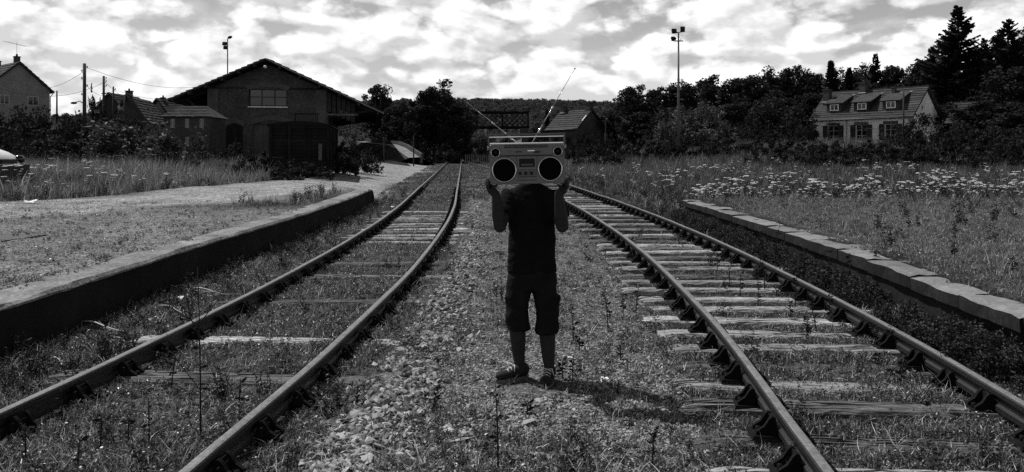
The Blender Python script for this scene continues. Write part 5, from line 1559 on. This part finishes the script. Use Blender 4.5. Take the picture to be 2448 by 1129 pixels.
def wire(a, b, sag, lab, rad=.016):
    a, b = Vector(a), Vector(b); n = 18
    pts = [a.lerp(b, i / n) - Vector((0, 0, sag * 4 * (i / n) * (1 - i / n))) for i in range(n + 1)]
    m = MB(); m.tube([p - a for p in pts], rad, 5); o = m.build('overhead_wire', M['wire']); o.location = a
    tag(o, lab, 'wire')
Z = Vector((0, 0, 1))
wire(pa - Z * .25, P(505, 203, 90), .9, 'sagging wire from the thick pole to the goods shed')
wire(pa - Z * .6, P(90, 210, 96), .5, 'thin wire from the thick pole to the gable house')
wire(P(-60, 188, 60), pb - Z * .6, 1.3, 'long drooping wire passing the gable house to the second pole')
wire(pa - Z * 1.6, pc - Z * .4, .8, 'wire slung from the thick pole to the lantern pole')
wire(pb - Z * .5, P(372, 258, 110), .7, 'wire from the second pole to the roadside house')
wire(pc - Z * .3, P(500, 238, 80), .6, 'wire from the lantern pole towards the shed')
wire(pf - Z * 2.2, P(1950, 282, 95), .9, 'cable looping along the shuttered house front', .02)
wire(P(1985, 284, 92), P(2125, 305, 87), .5, 'second cable across the shuttered house wall', .02)

# ------------------------------------------------------------------ person
def remeshed(mb, voxel, smooth_it=6, name='tmp', fold=None):
    me = mb.mesh(name, None)
    bm = bmesh.new(); bm.from_mesh(me); bmesh.ops.recalc_face_normals(bm, faces=bm.faces); bm.to_mesh(me); bm.free()
    o = bpy.data.objects.new(name, me); link(o)
    md = o.modifiers.new('r', 'REMESH'); md.mode = 'VOXEL'; md.voxel_size = voxel
    sm = o.modifiers.new('s', 'SMOOTH'); sm.iterations = smooth_it; sm.factor = 0.5
    dg = bpy.context.evaluated_depsgraph_get(); dg.update()
    out = bpy.data.meshes.new_from_object(o.evaluated_get(dg))
    bpy.data.objects.remove(o); bpy.data.meshes.remove(me)
    n = len(out.vertices)
    if fold:
        co = np.empty(n * 3, np.float32); out.vertices.foreach_get('co', co); co = co.reshape(-1, 3)
        no = np.empty(n * 3, np.float32); out.vertex_normals.foreach_get('vector', no); no = no.reshape(-1, 3)
        d = fold(co)
        co = co + no * d[:, None]; out.vertices.foreach_set('co', co.ravel()); out.update()
    out.polygons.foreach_set('use_smooth', np.ones(len(out.polygons), bool))
    return out

def stack(mb, rings, n=20):
    """closed elliptical column: rings of (x, y, z, rx, ry)"""
    vs_ = []
    for (x, y, z, rx, ry) in rings:
        for k in range(n):
            a = 2 * math.pi * k / n; c, s = math.cos(a), math.sin(a)
            q = 0.8
            vs_.append((x + rx * math.copysign(abs(c) ** q, c), y + ry * math.copysign(abs(s) ** q, s), z))
    m = len(rings)
    F = [(i*n + k, i*n + (k+1) % n, (i+1)*n + (k+1) % n, (i+1)*n + k) for i in range(m - 1) for k in range(n)] + [tuple(range(n - 1, -1, -1)), tuple((m-1)*n + k for k in range(n))]
    mb.add(vs_, F, True)

PD, PX = 6.2, 0.15
BOXC = Vector((-0.04, -0.32, 0))          # boombox centre relative to the person's root
def build_person():
    zg = gzf(PX, PD)
    root = empty('person', (PX, PD, zg), 0, 'person in black t-shirt and cargo shorts holding a boombox before the face', 'person')
    dz = -zg
    ank = {-1: (-.092, .02), 1: (.132, -.05)}; knee = {-1: (-.106, -.03, .47), 1: (.118, -.045, .47)}
    elbow = {-1: (-.240, -.18, 1.175 + dz), 1: (.222, -.18, 1.175 + dz)}
    wrist = {-1: (-.268, -.27, 1.415 + dz), 1: (.188, -.27, 1.415 + dz)}
    b = MB()
    for s in (-1, 1):
        ax, ay = ank[s]; k = knee[s]
        b.tube([(s * .09, .02, .90), (s * .10, .0, .68), k, (k[0], k[1] + .03, .34), ((ax + k[0]) / 2, .02 + ay, .20), (ax, ay + .01, .10), (ax, ay + .02, .03)], [.088, .078, .060, .062, .050, .038, .042], 14)
        e, w = elbow[s], wrist[s]; sh = (s * .178, .0, 1.385 + dz)
        b.tube([(s * .13, .0, 1.38 + dz), sh, tuple((Vector(sh) + Vector(e)) / 2), e], [.05, .060, .055, .049], 12, round_ends=True)
        b.tube([e, tuple(Vector(e).lerp(Vector(w), .35)), w], [.047, .049, .031], 12, round_ends=True)
        # hand: palm pressed to the lower corner of the box, four fingers stacked round its side, thumb below
        hx = BOXC.x + s * .266; W = Vector(w); zb = 1.478 + dz; yb = BOXC.y
        palm = Vector((hx + s * .006, yb + .030, zb - .010))
        b.tube([W, W.lerp(palm, .55) + Vector((s * .004, 0, 0)), palm], [.030, .034, .030], 10, round_ends=True)
        b.ell(tuple(palm), (.024, .042, .046), 12, 8, Matrix.Rotation(R(12 * s), 3, 'Y'))
        for f, (dzf, L) in enumerate([(.048, .92), (.029, 1.0), (.010, .96), (-.008, .80)]):
            p0 = palm + Vector((s * .004, .004, dzf * .75)); p1 = Vector((hx + s * .027, yb - .010, zb + dzf - .002)); p2 = Vector((hx + s * .024, yb - .012 - .036 * L, zb + dzf + .002)); p3 = Vector((hx + s * .010, yb - .012 - .056 * L, zb + dzf + .001))
            b.tube([p0, p1, p2, p3], [.0110, .0102, .0092, .0078], 8, round_ends=True)
        t0 = palm + Vector((-s * .012, -.012, -.030)); t1 = Vector((hx - s * .024, yb - .040, zb - .004)); t2 = Vector((hx - s * .048, yb - .062, zb + .004))
        b.tube([t0, t1, t2], [.0145, .0125, .0098], 8, round_ends=True)
    stack(b, [(0, .01, .80, .14, .10), (0, .01, .92, .158, .11), (0, .01, 1.05, .135, .098), (0, .01, 1.20, .150, .105), (0, .0, 1.33 + dz, .158, .10), (0, .0, 1.42 + dz, .12, .075), (0, 0, 1.45 + dz, .06, .06)])
    b.tube([(0, .01, 1.40 + dz), (0, -.005, 1.53 + dz)], [.062, .054], 12)
    hz = 1.615 + dz
    b.ell((0, -.01, hz + .02), (.074, .095, .100), 18, 14); b.ell((0, -.045, hz - .055), (.054, .052, .052), 14, 10)
    b.ell((0, -.108, hz - .008), (.012, .016, .022), 8, 6); b.ell((0, -.094, hz - .054), (.022, .008, .008), 8, 6)
    for s in (-1, 1):
        b.ell((s * .075, .0, hz), (.010, .020, .030), 8, 6); b.ell((s * .030, -.088, hz + .016), (.014, .010, .009), 8, 6)
    me = remeshed(b, .0052, 3, 'body'); me.name = 'body'; me.materials.append(M['skin'])
    child('body', me, root)
    h = MB(); h.ell((0, .008, hz + .045), (.084, .098, .088), 18, 12); h.ell((0, .05, hz - .01), (.074, .06, .085), 14, 10)
    me = remeshed(h, .008, 2, 'hair', lambda c: .004 * fbm(c[:, 0] * 60, c[:, 2] * 60 + c[:, 1] * 40, 3)); me.materials.append(M['hair']); child('hair', me, root)
    # t-shirt
    t = MB()
    stack(t, [(0, .005, .825, .188, .125), (0, .005, .92, .185, .13), (0, .005, 1.08, .178, .122), (0, .0, 1.22, .180, .125), (0, .0, 1.33 + dz, .188, .118), (0, .0, 1.41 + dz, .176, .096), (0, .0, 1.460 + dz, .120, .080), (0, .0, 1.482 + dz, .078, .068)], 24)
    for s in (-1, 1):
        e = Vector(elbow[s]); sh = Vector((s * .170, .0, 1.375 + dz)); m_ = sh.lerp(e, .66)
        t.tube([(s * .10, 0, 1.37 + dz), sh, sh.lerp(e, .35), m_], [.072, .080, .080, .078], 14)
    me = remeshed(t, .008, 3, 'shirt', lambda c: .011 * fbm(c[:, 0] * 9 + c[:, 2] * 4, c[:, 2] * 14 + c[:, 1] * 6, 5)); me.materials.append(M['shirt']); child('t_shirt', me, root)
    # cargo shorts
    s_ = MB()
    stack(s_, [(0, .01, .70, .178, .118), (0, .01, .80, .186, .125), (0, .01, .90, .165, .118), (0, .01, .94, .150, .112)], 22)
    for s in (-1, 1):
        k = knee[s]
        x0 = k[0]
        stack(s_, [(x0 - s * .006, k[1] + .02, .395 if s < 0 else .370, .088, .098), (x0 + s * .002, k[1] + .02, .47, .086, .094), (s * .108, -.005, .60, .090, .104), (s * .094, .005, .72, .096, .112), (s * .085, .01, .80, .10, .115)], 18)
        s_.box((x0 + s * .078, .0, .575), (.028, .12, .15)); s_.box((x0 + s * .082, .0, .64), (.030, .125, .03))
    me = remeshed(s_, .008, 3, 'shorts', lambda c: .013 * fbm(c[:, 0] * 11 + 3, c[:, 2] * 13 + c[:, 1] * 7, 8)); me.materials.append(M['shorts']); child('cargo_shorts', me, root)
    # trainers
    for s, yaw in ((-1, -58), (1, -14)):
        ax, ay = ank[s]; Rz = Matrix.Rotation(R(yaw), 3, 'Z'); g = gzf(PX + ax, PD + ay) - zg
        def T(p, ax=ax, ay=ay, Rz=Rz, g=g): return Vector((ax, ay, g)) + Rz @ Vector(p)
        u = MB(); RR = Rz
        u.ell(T((0, -.13, .045)), (.046, .085, .038), 14, 8, RR); u.ell(T((0, -.02, .060)), (.044, .085, .048), 14, 8, RR); u.ell(T((0, .035, .065)), (.040, .050, .055), 14, 8, RR); u.tube([T((0, .012, .06)), T((0, .018, .105))], [.048, .046], 12)
        me = remeshed(u, .006, 3, 'shoe'); me.materials.append(M['shoe']); sh = child('shoe', me, root)
        so = MB(); pts = []
        for i in range(20):
            a = 2 * math.pi * i / 20; yy = -.065 + .145 * math.sin(a); w = (.050 if yy < -.06 else .043) * abs(math.cos(a)) ** .8 * (1 if math.cos(a) > 0 else -1)
            pts.append(T((w, yy, .0)))
        so.prism(pts, (0, 0, -.012), (0, 0, .022)); so.build('sole', M['sole'], sh)
        la = MB()
        for q in range(4):
            yy = -.045 - .028 * q; zz = .105 - .012 * q
            la.tube([T((-.028, yy, zz - .010)), T((0, yy - .006, zz + .004)), T((.028, yy - .012, zz - .010))], .004, 5)
        for e in (-1, 1): la.tube([T((0, -.05, .11)), T((e * .035, -.065, .118)), T((e * .05, -.08, .075))], .0035, 5)
        la.build('lace', M['lace'], sh)
    return root, zg
person, PZ = build_person()

# ------------------------------------------------------------------ boombox
def build_boombox():
    wx, wy = PX + BOXC.x, PD + BOXC.y; zb = 1.494
    root = empty('boombox', (wx, wy, zb), 0, 'silver twin-speaker boombox with two raised aerials held up by the person', 'boombox')
    root.rotation_euler = (0, R(-1.0), 0)
    Wd, Ht, Dp = .532, .288, .125; f = -Dp / 2
    bm = bmesh.new(); bmesh.ops.create_cube(bm, size=1)
    for v in bm.verts: v.co = Vector((v.co.x * Wd, v.co.y * Dp, (v.co.z + .5) * Ht))
    bmesh.ops.bevel(bm, geom=bm.edges[:], offset=.007, segments=3, affect='EDGES', profile=.6)
    me = bpy.data.meshes.new('body'); bm.to_mesh(me); bm.free(); me.materials.append(M['silver']); child('body', me, root)
    tp = MB(); tp.box((0, 0, Ht + .0015), (Wd - .012, Dp - .014, .006)); tp.build('top_panel', M['chrome'], root)
    tp = MB(); tp.prism([(-Wd / 2 + .004, f - .004, Ht - .012), (-Wd / 2 + .004, f + .012, Ht + .006), (-Wd / 2 + .004, f + .02, Ht - .012)], (0, 0, 0), (Wd - .008, 0, 0)); tp.build('edge_glint', M['white'], root)  # white strip added to imitate sunlight catching the top edge
    cb = MB(); cb.box((-.001, f - .003, .148), (.146, .006, .100)); cb.build('cassette_surround', M['silver_dark'], root)
    p = MB(); p.box((0, f - .001, .2455), (Wd - .016, .006, .074)); p.build('tuner_panel', M['silver'], root)
    s = MB(); s.box((-.005, f - .005, .2015), (.36, .004, .006)); s.build('seam', M['black'], root)
    d = MB(); d.box((-.005, f - .0055, .262), (.31, .004, .008)); d.build('dial_scale', M['black'], root)
    d = MB(); d.box((-.005, f - .0055, .274), (.31, .004, .005)); d.build('dial_scale', M['black'], root)
    for k in range(18):
        q = MB(); q.box((-.145 + k * .0165, f - .0082, .262), (.0016, .002, .005)); q.build('dial_mark', M['silver'], root)
    for (u, w, zz, m) in [(-.06, .042, .229, 'black'), (.03, .05, .236, 'chrome'), (-.12, .03, .232, 'silver_dark'), (.10, .03, .230, 'silver_dark')]:
        q = MB(); q.box((u, f - .0055, zz), (w, .003, .007)); q.build('legend_strip', M[m], root)
    for u in (.055, .070, .085):
        q = MB(); q.box((u, f - .010, .226), (.009, .014, .012)); q.build('switch', M['black'], root)
    for u, v, r in ((-.164, .100, .084), (.164, .104, .084)):
        c = MB(); c.disc((u, f - .004, v), r, 'y', 40, .008); sp = c.build('speaker', M['silver_dark'], root)
        g = MB(); n = 40   # domed grille
        vs_ = []; F = []
        for i in range(6):
            rr = (r - .005) * i / 5; yy = f - .009 - .010 * (1 - (i / 5) ** 2)
            for k in range(n): a = 2 * math.pi * k / n; vs_.append((u + rr * math.cos(a), yy, v + rr * math.sin(a)))
        F = [(i*n + k, (i+1)*n + k, (i+1)*n + (k+1) % n, i*n + (k+1) % n) for i in range(5) for k in range(n)]
        g.add(vs_, F, True); g.build('grille', M['speaker'], sp, recalc=False)
        t = MB(); t.ring((u, f - .009, v), r, .0045, 'y', 48, 6); t.build('trim_ring', M['chrome'], sp)
    for u, v in ((-.224, .226), (.220, .228)):
        c = MB(); c.disc((u, f - .006, v), .031, 'y', 28, .008); tw = c.build('tweeter', M['speaker'], root)
        t = MB(); t.ring((u, f - .010, v), .031, .0026, 'y', 36, 6); t.build('trim_ring', M['chrome'], tw)
        t = MB(); t.ell((u, f - .010, v), (.010, .006, .010), 12, 6); t.build('dome', M['black'], tw)
        q = MB(); q.box((u, f - .0045, v), (.078, .003, .070)); q.build('tweeter_plate', M['silver_dark'], root)
    c = MB(); c.box((-.001, f - .006, .148), (.134, .010, .088)); cd = c.build('cassette_door', M['silver'], root)
    w = MB(); w.box((-.001, f - .012, .150), (.110, .003, .060)); w.build('cassette_window', M['black'], cd)
    w = MB(); w.box((-.001, f - .0145, .136), (.082, .002, .010)); w.build('tape_slot', M['silver_dark'], cd)
    for k in range(6):
        q = MB(); q.box((-.052 + k * .0205, f - .009, .076), (.018, .018, .022)); q.build('key_button', M['silver_dark'] if k % 2 else M['black'], root)
    q = MB(); q.box((0, f - .003, .050), (.134, .004, .004)); q.build('seam', M['black'], root)
    q = MB(); q.box((0, f - .003, .026), (.13, .004, .003)); q.build('seam', M['black'], root)
    for s_ in (-1, 1):
        q = MB(); q.box((s_ * .062, f - .004, .028), (.008, .005, .008)); q.build('badge', M['silver_dark'], root)
    # handle
    for s_ in (-1, 1):
        h = MB(); h.box((s_ * (Wd / 2 + .007), .0, .305), (.011, .024, .115)); h.build('handle_arm', M['silver_dark'], root)
        h = MB(); h.disc((s_ * (Wd / 2 + .012), .0, .262), .014, 'x', 16, .012); h.build('pivot', M['chrome'], root)
    h = MB(); h.box((0, 0, .356), (Wd + .026, .026, .012)); h.build('handle_bar', M['silver_dark'], root)
    h = MB(); h.box((0, 0, .338), (Wd + .004, .018, .006)); h.build('handle_strip', M['chrome'], root)
    # aerials
    def aerial(base, tip):
        base, tip = Vector(base), Vector(tip); n = 4
        a = MB()
        for i in range(n):
            a.tube([base.lerp(tip, i / n), base.lerp(tip, (i + 1) / n)], .0046 - .0009 * i, 7)
        o = a.build('aerial', M['chrome'], root)
        k = MB(); k.ell(tip, (.006, .006, .006), 8, 6); k.build('aerial_tip', M['silver_dark'], o)
        k = MB(); k.tube([base.lerp(tip, .44), base.lerp(tip, .49)], .0075, 8); k.build('aerial_collar', M['chrome'], o)
    aerial((-.062, .035, Ht + .004), (-.440, .055, Ht + .318)); aerial((.040, .035, Ht + .004), (.362, .055, Ht + .540))
    k = MB(); k.prism([(-.105, 0, Ht), (-.035, 0, Ht), (-.035, 0, Ht + .040)], (0, .02, 0), (0, .048, 0)); k.build('aerial_cradle', M['white_frame'], root)
    for s_ in (-1, 1):
        k = MB(); k.tube([(s_ * .2, .02, -.006), (s_ * .2, .02, .004)], .012, 10); k.build('foot', M['black'], root)
build_boombox()

# ------------------------------------------------------------------ parked vans
def build_van(nose, D, label, paint):
    x0 = nose; zb = gzf(nose - 1.5, D)
    root = empty('parked_van', (x0, D, zb), 0, label, 'van'); root.scale = (1.12, 1.12, 1.12)
    prof = [(0.02, .34), (0.0, .52), (-.02, .72), (-.10, .88), (-.32, 1.00), (-.62, 1.10), (-.98, 1.18), (-1.55, 1.72), (-1.85, 1.82), (-2.6, 1.86), (-3.9, 1.82), (-4.1, 1.70), (-4.16, .95), (-4.16, .36)]
    bm = bmesh.new(); rows = []
    for j, (yy, inset) in enumerate([(-.86, .10), (-.80, .03), (-.55, 0), (0, 0), (.55, 0), (.80, .03), (.86, .10)]):
        row = []
        for (x, z) in prof:
            zz = z - (inset if z > .5 else 0); tuck = .12 * max(0, (z - 1.1) / .75)
            row.append(bm.verts.new((x - inset * (1.6 if x > -.5 else -.6 if x < -3.8 else 0) - (.10 * (abs(yy) / .86) ** 2 if x > -.7 else 0), yy * (1 - tuck), zz)))
        rows.append(row)
    n = len(prof)
    for j in range(6):
        for k in range(n): bm.faces.new((rows[j][k], rows[j][(k+1) % n], rows[j+1][(k+1) % n], rows[j+1][k]))
    bm.faces.new(rows[0][::-1]); bm.faces.new(rows[6])
    bmesh.ops.recalc_face_normals(bm, faces=bm.faces)
    me = bpy.data.meshes.new('body'); bm.to_mesh(me); bm.free(); me.materials.append(paint)
    for p in me.polygons: p.use_smooth = True
    child('body', me, root)
    b = MB(); b.box((.0, 0, .50), (.16, 1.66, .30)); b.box((.02, 0, .30), (.10, 1.6, .14)); b.build('bumper', M['car_dark'], root)
    b = MB(); b.box((-.005, 0, .74), (.06, .7, .12)); b.build('front_grille', M['car_dark'], root)
    for s in (-1, 1):
        b = MB(); b.ell((-.12, s * .66, .80), (.14, .17, .12), 12, 8); b.build('headlight', M['glass'], root)
        b = MB(); b.prism([(-1.10, s * .845, 1.17), (-2.1, s * .845, 1.17), (-2.1, s * .79, 1.68), (-1.62, s * .79, 1.66)], (0, 0, 0), (0, s * .012, 0)); b.build('side_window', M['glass'], root)
        for xx in (-.78, -3.35):
            w = MB(); w.ring((xx, s * .76, .31), .23, .085, 'y', 24, 8); ty = w.build('wheel', M['car_dark'], root)
            q = MB(); q.disc((xx, s * .78, .31), .18, 'y', 18, .10); q.build('rim', M['silver_dark'], ty)
        m = MB(); m.box((-1.15, s * .95, 1.18), (.10, .18, .16)); m.build('wing_mirror', M['car_dark'], root)
    b = MB(); b.prism([(-1.00, -.70, 1.205), (-1.00, .70, 1.205), (-1.54, .62, 1.725), (-1.54, -.62, 1.725)], (0, 0, 0), (.016, 0, .016)); b.build('windscreen', M['glass'], root)
build_van(-15.42, 25.0, 'white van nose parked among the tall grass and bushes', M['car_paint'])
def shadow_wedge():  # thin dark slab standing in for a cast shadow on the gravel
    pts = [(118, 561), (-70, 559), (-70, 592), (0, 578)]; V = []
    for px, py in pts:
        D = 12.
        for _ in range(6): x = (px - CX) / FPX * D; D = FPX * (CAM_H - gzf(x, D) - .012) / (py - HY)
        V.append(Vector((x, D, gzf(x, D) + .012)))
    o0 = V[0].copy(); b = MB(); b.prism([v - o0 for v in V], (0, 0, -.02), (0, 0, .008)); o = b.build('shadow_wedge', M['car_dark']); o.location = o0
    tag(o, 'dark flat wedge imitating a cast shadow on the gravel yard', 'sheet')
shadow_wedge()

# ------------------------------------------------------------------ wild carrot in flower
def carrot_mesh(seed):
    r = random.Random(seed); b = MB(); h = r.uniform(.45, .75)
    tip = Vector((r.uniform(-.08, .08), r.uniform(-.08, .08), h)); b.tube([(0, 0, -.03), (tip.x * .4, tip.y * .4, h * .5), tip], [.005, .004, .003], 4, caps=False)
    heads = [(tip, r.uniform(.055, .085))] + [(Vector((tip.x + r.uniform(-.16, .16), tip.y + r.uniform(-.16, .16), h * r.uniform(.78, 1.0))), r.uniform(.03, .06)) for _ in range(r.randint(1, 3))]
    nf = len(b.f)
    for c, rad in heads:
        if c is not tip: b.tube([(tip.x * .5, tip.y * .5, h * .55), c - Vector((0, 0, .03))], .003, 4, caps=False)
    ns = len(b.f)
    for c, rad in heads:
        for k in range(9):
            a = 6.283 * k / 8; q = 0 if k == 8 else rad * .62; e = c + Vector((math.cos(a) * q, math.sin(a) * q, -.25 * q * q / rad + r.uniform(-.004, .004)))
            rr = rad * r.uniform(.34, .46); vs_ = [e + Vector((math.cos(t) * rr, math.sin(t) * rr, -.008)) for t in [6.283 * i / 6 + k for i in range(6)]] + [e + Vector((0, 0, .008))]
            b.add(vs_, [(i, (i + 1) % 6, 6) for i in range(6)] + [(5, 4, 3, 2, 1, 0)], False)
    me = b.mesh('wild_carrot', M['stem']); me.materials.append(M['flower'])
    mi = [0] * ns + [1] * (len(b.f) - ns); me.polygons.foreach_set('material_index', mi); me.update()
    return me
CARROT = [carrot_mesh(s) for s in range(7)]
def meet(px, py, top, d0):
    Ds = np.arange(d0, 62, .25); xs = (px - CX) / FPX * Ds
    h = gz(xs, Ds) + top >= CAM_H - (py - HY) / FPX * Ds
    i = int(np.argmax(h)) if h.any() else len(Ds) - 1
    return Ds[i], xs[i]
def flowers():
    r = np.random.default_rng(91)
    X, Y = [], []
    n = 0
    while n < 560:
        px = r.uniform(1385, 2470); py = r.normal(426, 28) if px < 1900 else r.normal(420, 32)
        if py < 383 or py > 470: continue
        if r.random() > 0.12 + 0.88 * (fbm(np.array(px / 90.), np.array(py / 22.), 93) > -.02): continue
        top = 0.62
        # the flower heads stand 0.8 m above the sloping field: walk out until the sight line meets that height
        D, x = meet(px, py, top, 22.5)
        if x < float(wallR(D)) + .7: continue
        D += r.normal(0, .7) if D > 24 else r.uniform(0, 1.5); X.append((px - CX) / FPX * D); Y.append(D); n += 1
    side = [1] * n
    m = 0
    while m < 75:
        px = 460 * r.random(); D = r.uniform(20.5, 31); x = (px - CX) / FPX * D
        if float(road_dist(np.array(x), np.array(D))) < 2.6: continue
        D += r.uniform(0, 2); X.append((px - CX) / FPX * D); Y.append(D); side.append(-1); m += 1
    X, Y, side = np.array(X), np.array(Y), np.array(side)
    sc = .5 + .8 * r.random(len(X)) ** 1.5; order = np.argsort(-(sc * np.where(side < 0, 1.1, 1)) / Y)
    for i in order[:290]:
        o = bpy.data.objects.new('wild_carrot', CARROT[i % 7]); link(o); o.location = (X[i], Y[i], gzf(X[i], Y[i])); o.rotation_euler = (0, 0, r.uniform(0, 6.28)); o.scale = (sc[i], sc[i], sc[i])
        if side[i] > 0: tag(o, 'white flat-headed wild carrot in the field behind the coping stones', 'flower', 'wild carrots in the field behind the coping stones')
        else: tag(o, 'white flat-headed wild carrot in the tall grass beyond the gravel road', 'flower', 'wild carrots in the tall grass beyond the gravel road')
    k = order[290:]
    scatter('distant_flowers', np.stack([X[k], Y[k], gz(X[k], Y[k])], -1), sc[k] * .95, CARROT, 'further wild carrot flowers scattered over the fields', 9, .08)
flowers()

# ------------------------------------------------------------------ weed stalks and litter
def stalk_mesh(seed, h, branches, leafy):
    r = random.Random(seed); b = MB()
    bend = Vector((r.uniform(-.12, .12), r.uniform(-.1, .1), 0)) * h
    pts = [Vector((0, 0, -.03)), bend * .15 + Vector((0, 0, h * .35)), bend * .5 + Vector((0, 0, h * .7)), bend + Vector((0, 0, h))]
    b.tube(pts, [.0058, .005, .004, .002], 5)
    for k in range(branches):
        t = r.uniform(.2, .75); p = bend * t * t + Vector((0, 0, h * t)); a = r.uniform(0, 6.28)
        e = p + Vector((math.cos(a) * .22 * h, math.sin(a) * .22 * h, r.uniform(.22, .42) * h)); b.tube([p, p.lerp(e, .5) + Vector((math.cos(a) * .03, math.sin(a) * .03, -.02)), e], [.0032, .0024, .0012], 4)
    for k in range(leafy):
        t = r.uniform(.25, 1.0); p = bend * t * t + Vector((0, 0, h * t)); a = r.uniform(0, 6.28); l = r.uniform(.02, .06)
        d = Vector((math.cos(a), math.sin(a), r.uniform(-.5, .8))) * l; s = d.cross(Vector((r.random(), r.random(), r.random()))).normalized() * l * .22
        b.add([p, p + d * .5 + s, p + d, p + d * .5 - s], [(0, 1, 2, 3)])
    return b.mesh('weed_stalk', M['stem'])
def stalks():
    r = random.Random(17)
    def put(px, py, top, lab, group, branches=0, leafy=14, seed=None):
        D = FPX * (CAM_H - 0.0) / (py - HY)
        for _ in range(3): x = (px - CX) / FPX * D; D = FPX * (CAM_H - gzf(x, D)) / (py - HY)
        h = (py - top) / FPX * D
        o = bpy.data.objects.new('weed_stalk', stalk_mesh(seed or r.randint(0, 999), h, branches, leafy)); link(o)
        o.location = (x, D, gzf(x, D)); tag(o, lab, 'weed', group)
    put(480, 1052, 640, 'tallest thin branching weed standing between the rails of the bending track', None, 6, 6, 44)
    for a in [(355, 1072, 953), (186, 1132, 1050), (93, 946, 866), (308, 1085, 995), (571, 990, 905), (682, 898, 850), (150, 1010, 930), (410, 930, 850), (240, 1080, 1000), (60, 1120, 1010)]:
        put(*a, 'thin dry weed stalk by the rails of the bending track', 'dry stalks by the rails of the bending track', 1, 8)
    for a in [(1371, 812, 727), (1385, 838, 805), (1483, 862, 825), (1454, 795, 684), (1490, 757, 702), (1520, 748, 680), (1369, 912, 855), (1191, 1126, 912), (1345, 905, 862), (1290, 800, 770), (1260, 990, 965), (1560, 1128, 1020)]:
        put(*a, 'dark budding weed stalk in the gravel near the person', 'dark stalks in the gravel near the person', 0, 26)
    for k in range(26):
        px = r.uniform(1780, 2440); py = 560 + (px - 1780) * .5 + r.uniform(-40, 60) + 60
        put(px, py, py - r.uniform(50, 120), 'upright dark weed below the pale coping stones', 'upright weeds below the coping stones', 1, 40)
    for k in range(16):
        px = r.uniform(1820, 2440); py = r.uniform(520, 700)
        if py > 500 + (px - 1640) * .30: continue
        D = 12
        for _ in range(4): x = (px - CX) / FPX * D; D = FPX * (CAM_H - gzf(x, D)) / (py - HY)
        h = r.uniform(.15, .36); o = bpy.data.objects.new('weed_stalk', stalk_mesh(r.randint(0, 999), h, 2, 30)); link(o); o.location = (x, D, gzf(x, D)); tag(o, 'bushy weed stalk on the grassy platform', 'weed', 'weed stalks on the grassy platform')
    for k in range(16):
        t = r.uniform(1700, 2250); y = 640 + (t - 1700) * .62 + r.uniform(-30, 40)
        put(t, y, y - r.uniform(25, 60), 'little weed growing among the bleached sleepers', 'little weeds among the bleached sleepers', 1, 22)
    # twigs, paper, pale stones
    for i, (px, py, a, L) in enumerate([(470, 708, 12, .62), (505, 712, 20, .55), (455, 700, -32, .40), (520, 720, 14, .45), (300, 835, 40, .4), (420, 760, 35, .5), (250, 800, 25, .6), (140, 890, 50, .35)]):
        D = FPX * CAM_H / (py - HY); x = (px - CX) / FPX * D
        b = MB(); n = 6; pts = [Vector(((q / n - .5) * L, r.uniform(-.012, .012), .012 + .02 * math.sin(q))) for q in range(n + 1)]; b.tube(pts, [.009 - .0009 * q for q in range(n + 1)], 6)
        o = b.build('twig', M['straw']); o.location = (x, D, gzf(x, D) + .03 + .012 * (i % 4)); o.rotation_euler = (0, R(r.uniform(-6, 6)), R(-a)); tag(o, 'bleached fallen twig between the dark platform wall and the rail', 'twig', 'fallen twigs by the platform wall')
    for px, py, w, lab in [(425, 720, .13, 'crumpled white paper below the dark platform wall'), (1362, 862, .045, 'scrap of white paper beside the standing person'), (62, 488, .30, 'white plastic scrap at the edge of the gravel road'), (1560, 745, .04, 'pale scrap lying among the bleached sleepers'), (935, 498, .16, 'white scrap beyond the end of the platform wall')]:
        D = 10
        for _ in range(5): x = (px - CX) / FPX * D; D = FPX * (CAM_H - gzf(x, D)) / (py - HY)
        b = MB(); n = 4; vs_ = [((i / n - .5) * w, (j / n - .5) * w * .7, .02 + w * .28 * r.random()) for j in range(n + 1) for i in range(n + 1)]
        b.add(vs_, [(j*5 + i, j*5 + i + 1, j*5 + i + 6, j*5 + i + 5) for j in range(n) for i in range(n)]); o = b.build('paper_scrap', M['paper']); o.location = (x, D, gzf(x, D)); tag(o, lab, 'paper')
    for i, (px, py, w, lab) in enumerate([(1446, 912, .045, 'large white stone lying in the grass by the person'), (1583, 948, .022, 'small white stone near the tip of the shadow'), (1133, 832, .04, 'pale rounded stone on the gravel beside the person'), (1000, 822, .085, 'biggest flat stone on the ballast ridge')]):
        D = FPX * CAM_H / (py - HY); x = (px - CX) / FPX * D
        o = bpy.data.objects.new('pale_stone', STONES[i + 2].copy()); link(o); o.data.materials.clear(); o.data.materials.append(M['paper'] if i < 2 else M['coping']); o.location = (x, D, gzf(x, D) + w * .25); o.scale = (w * 1.3, w, w); o.rotation_euler = (0, .2, i); tag(o, lab, 'stone')
stalks()
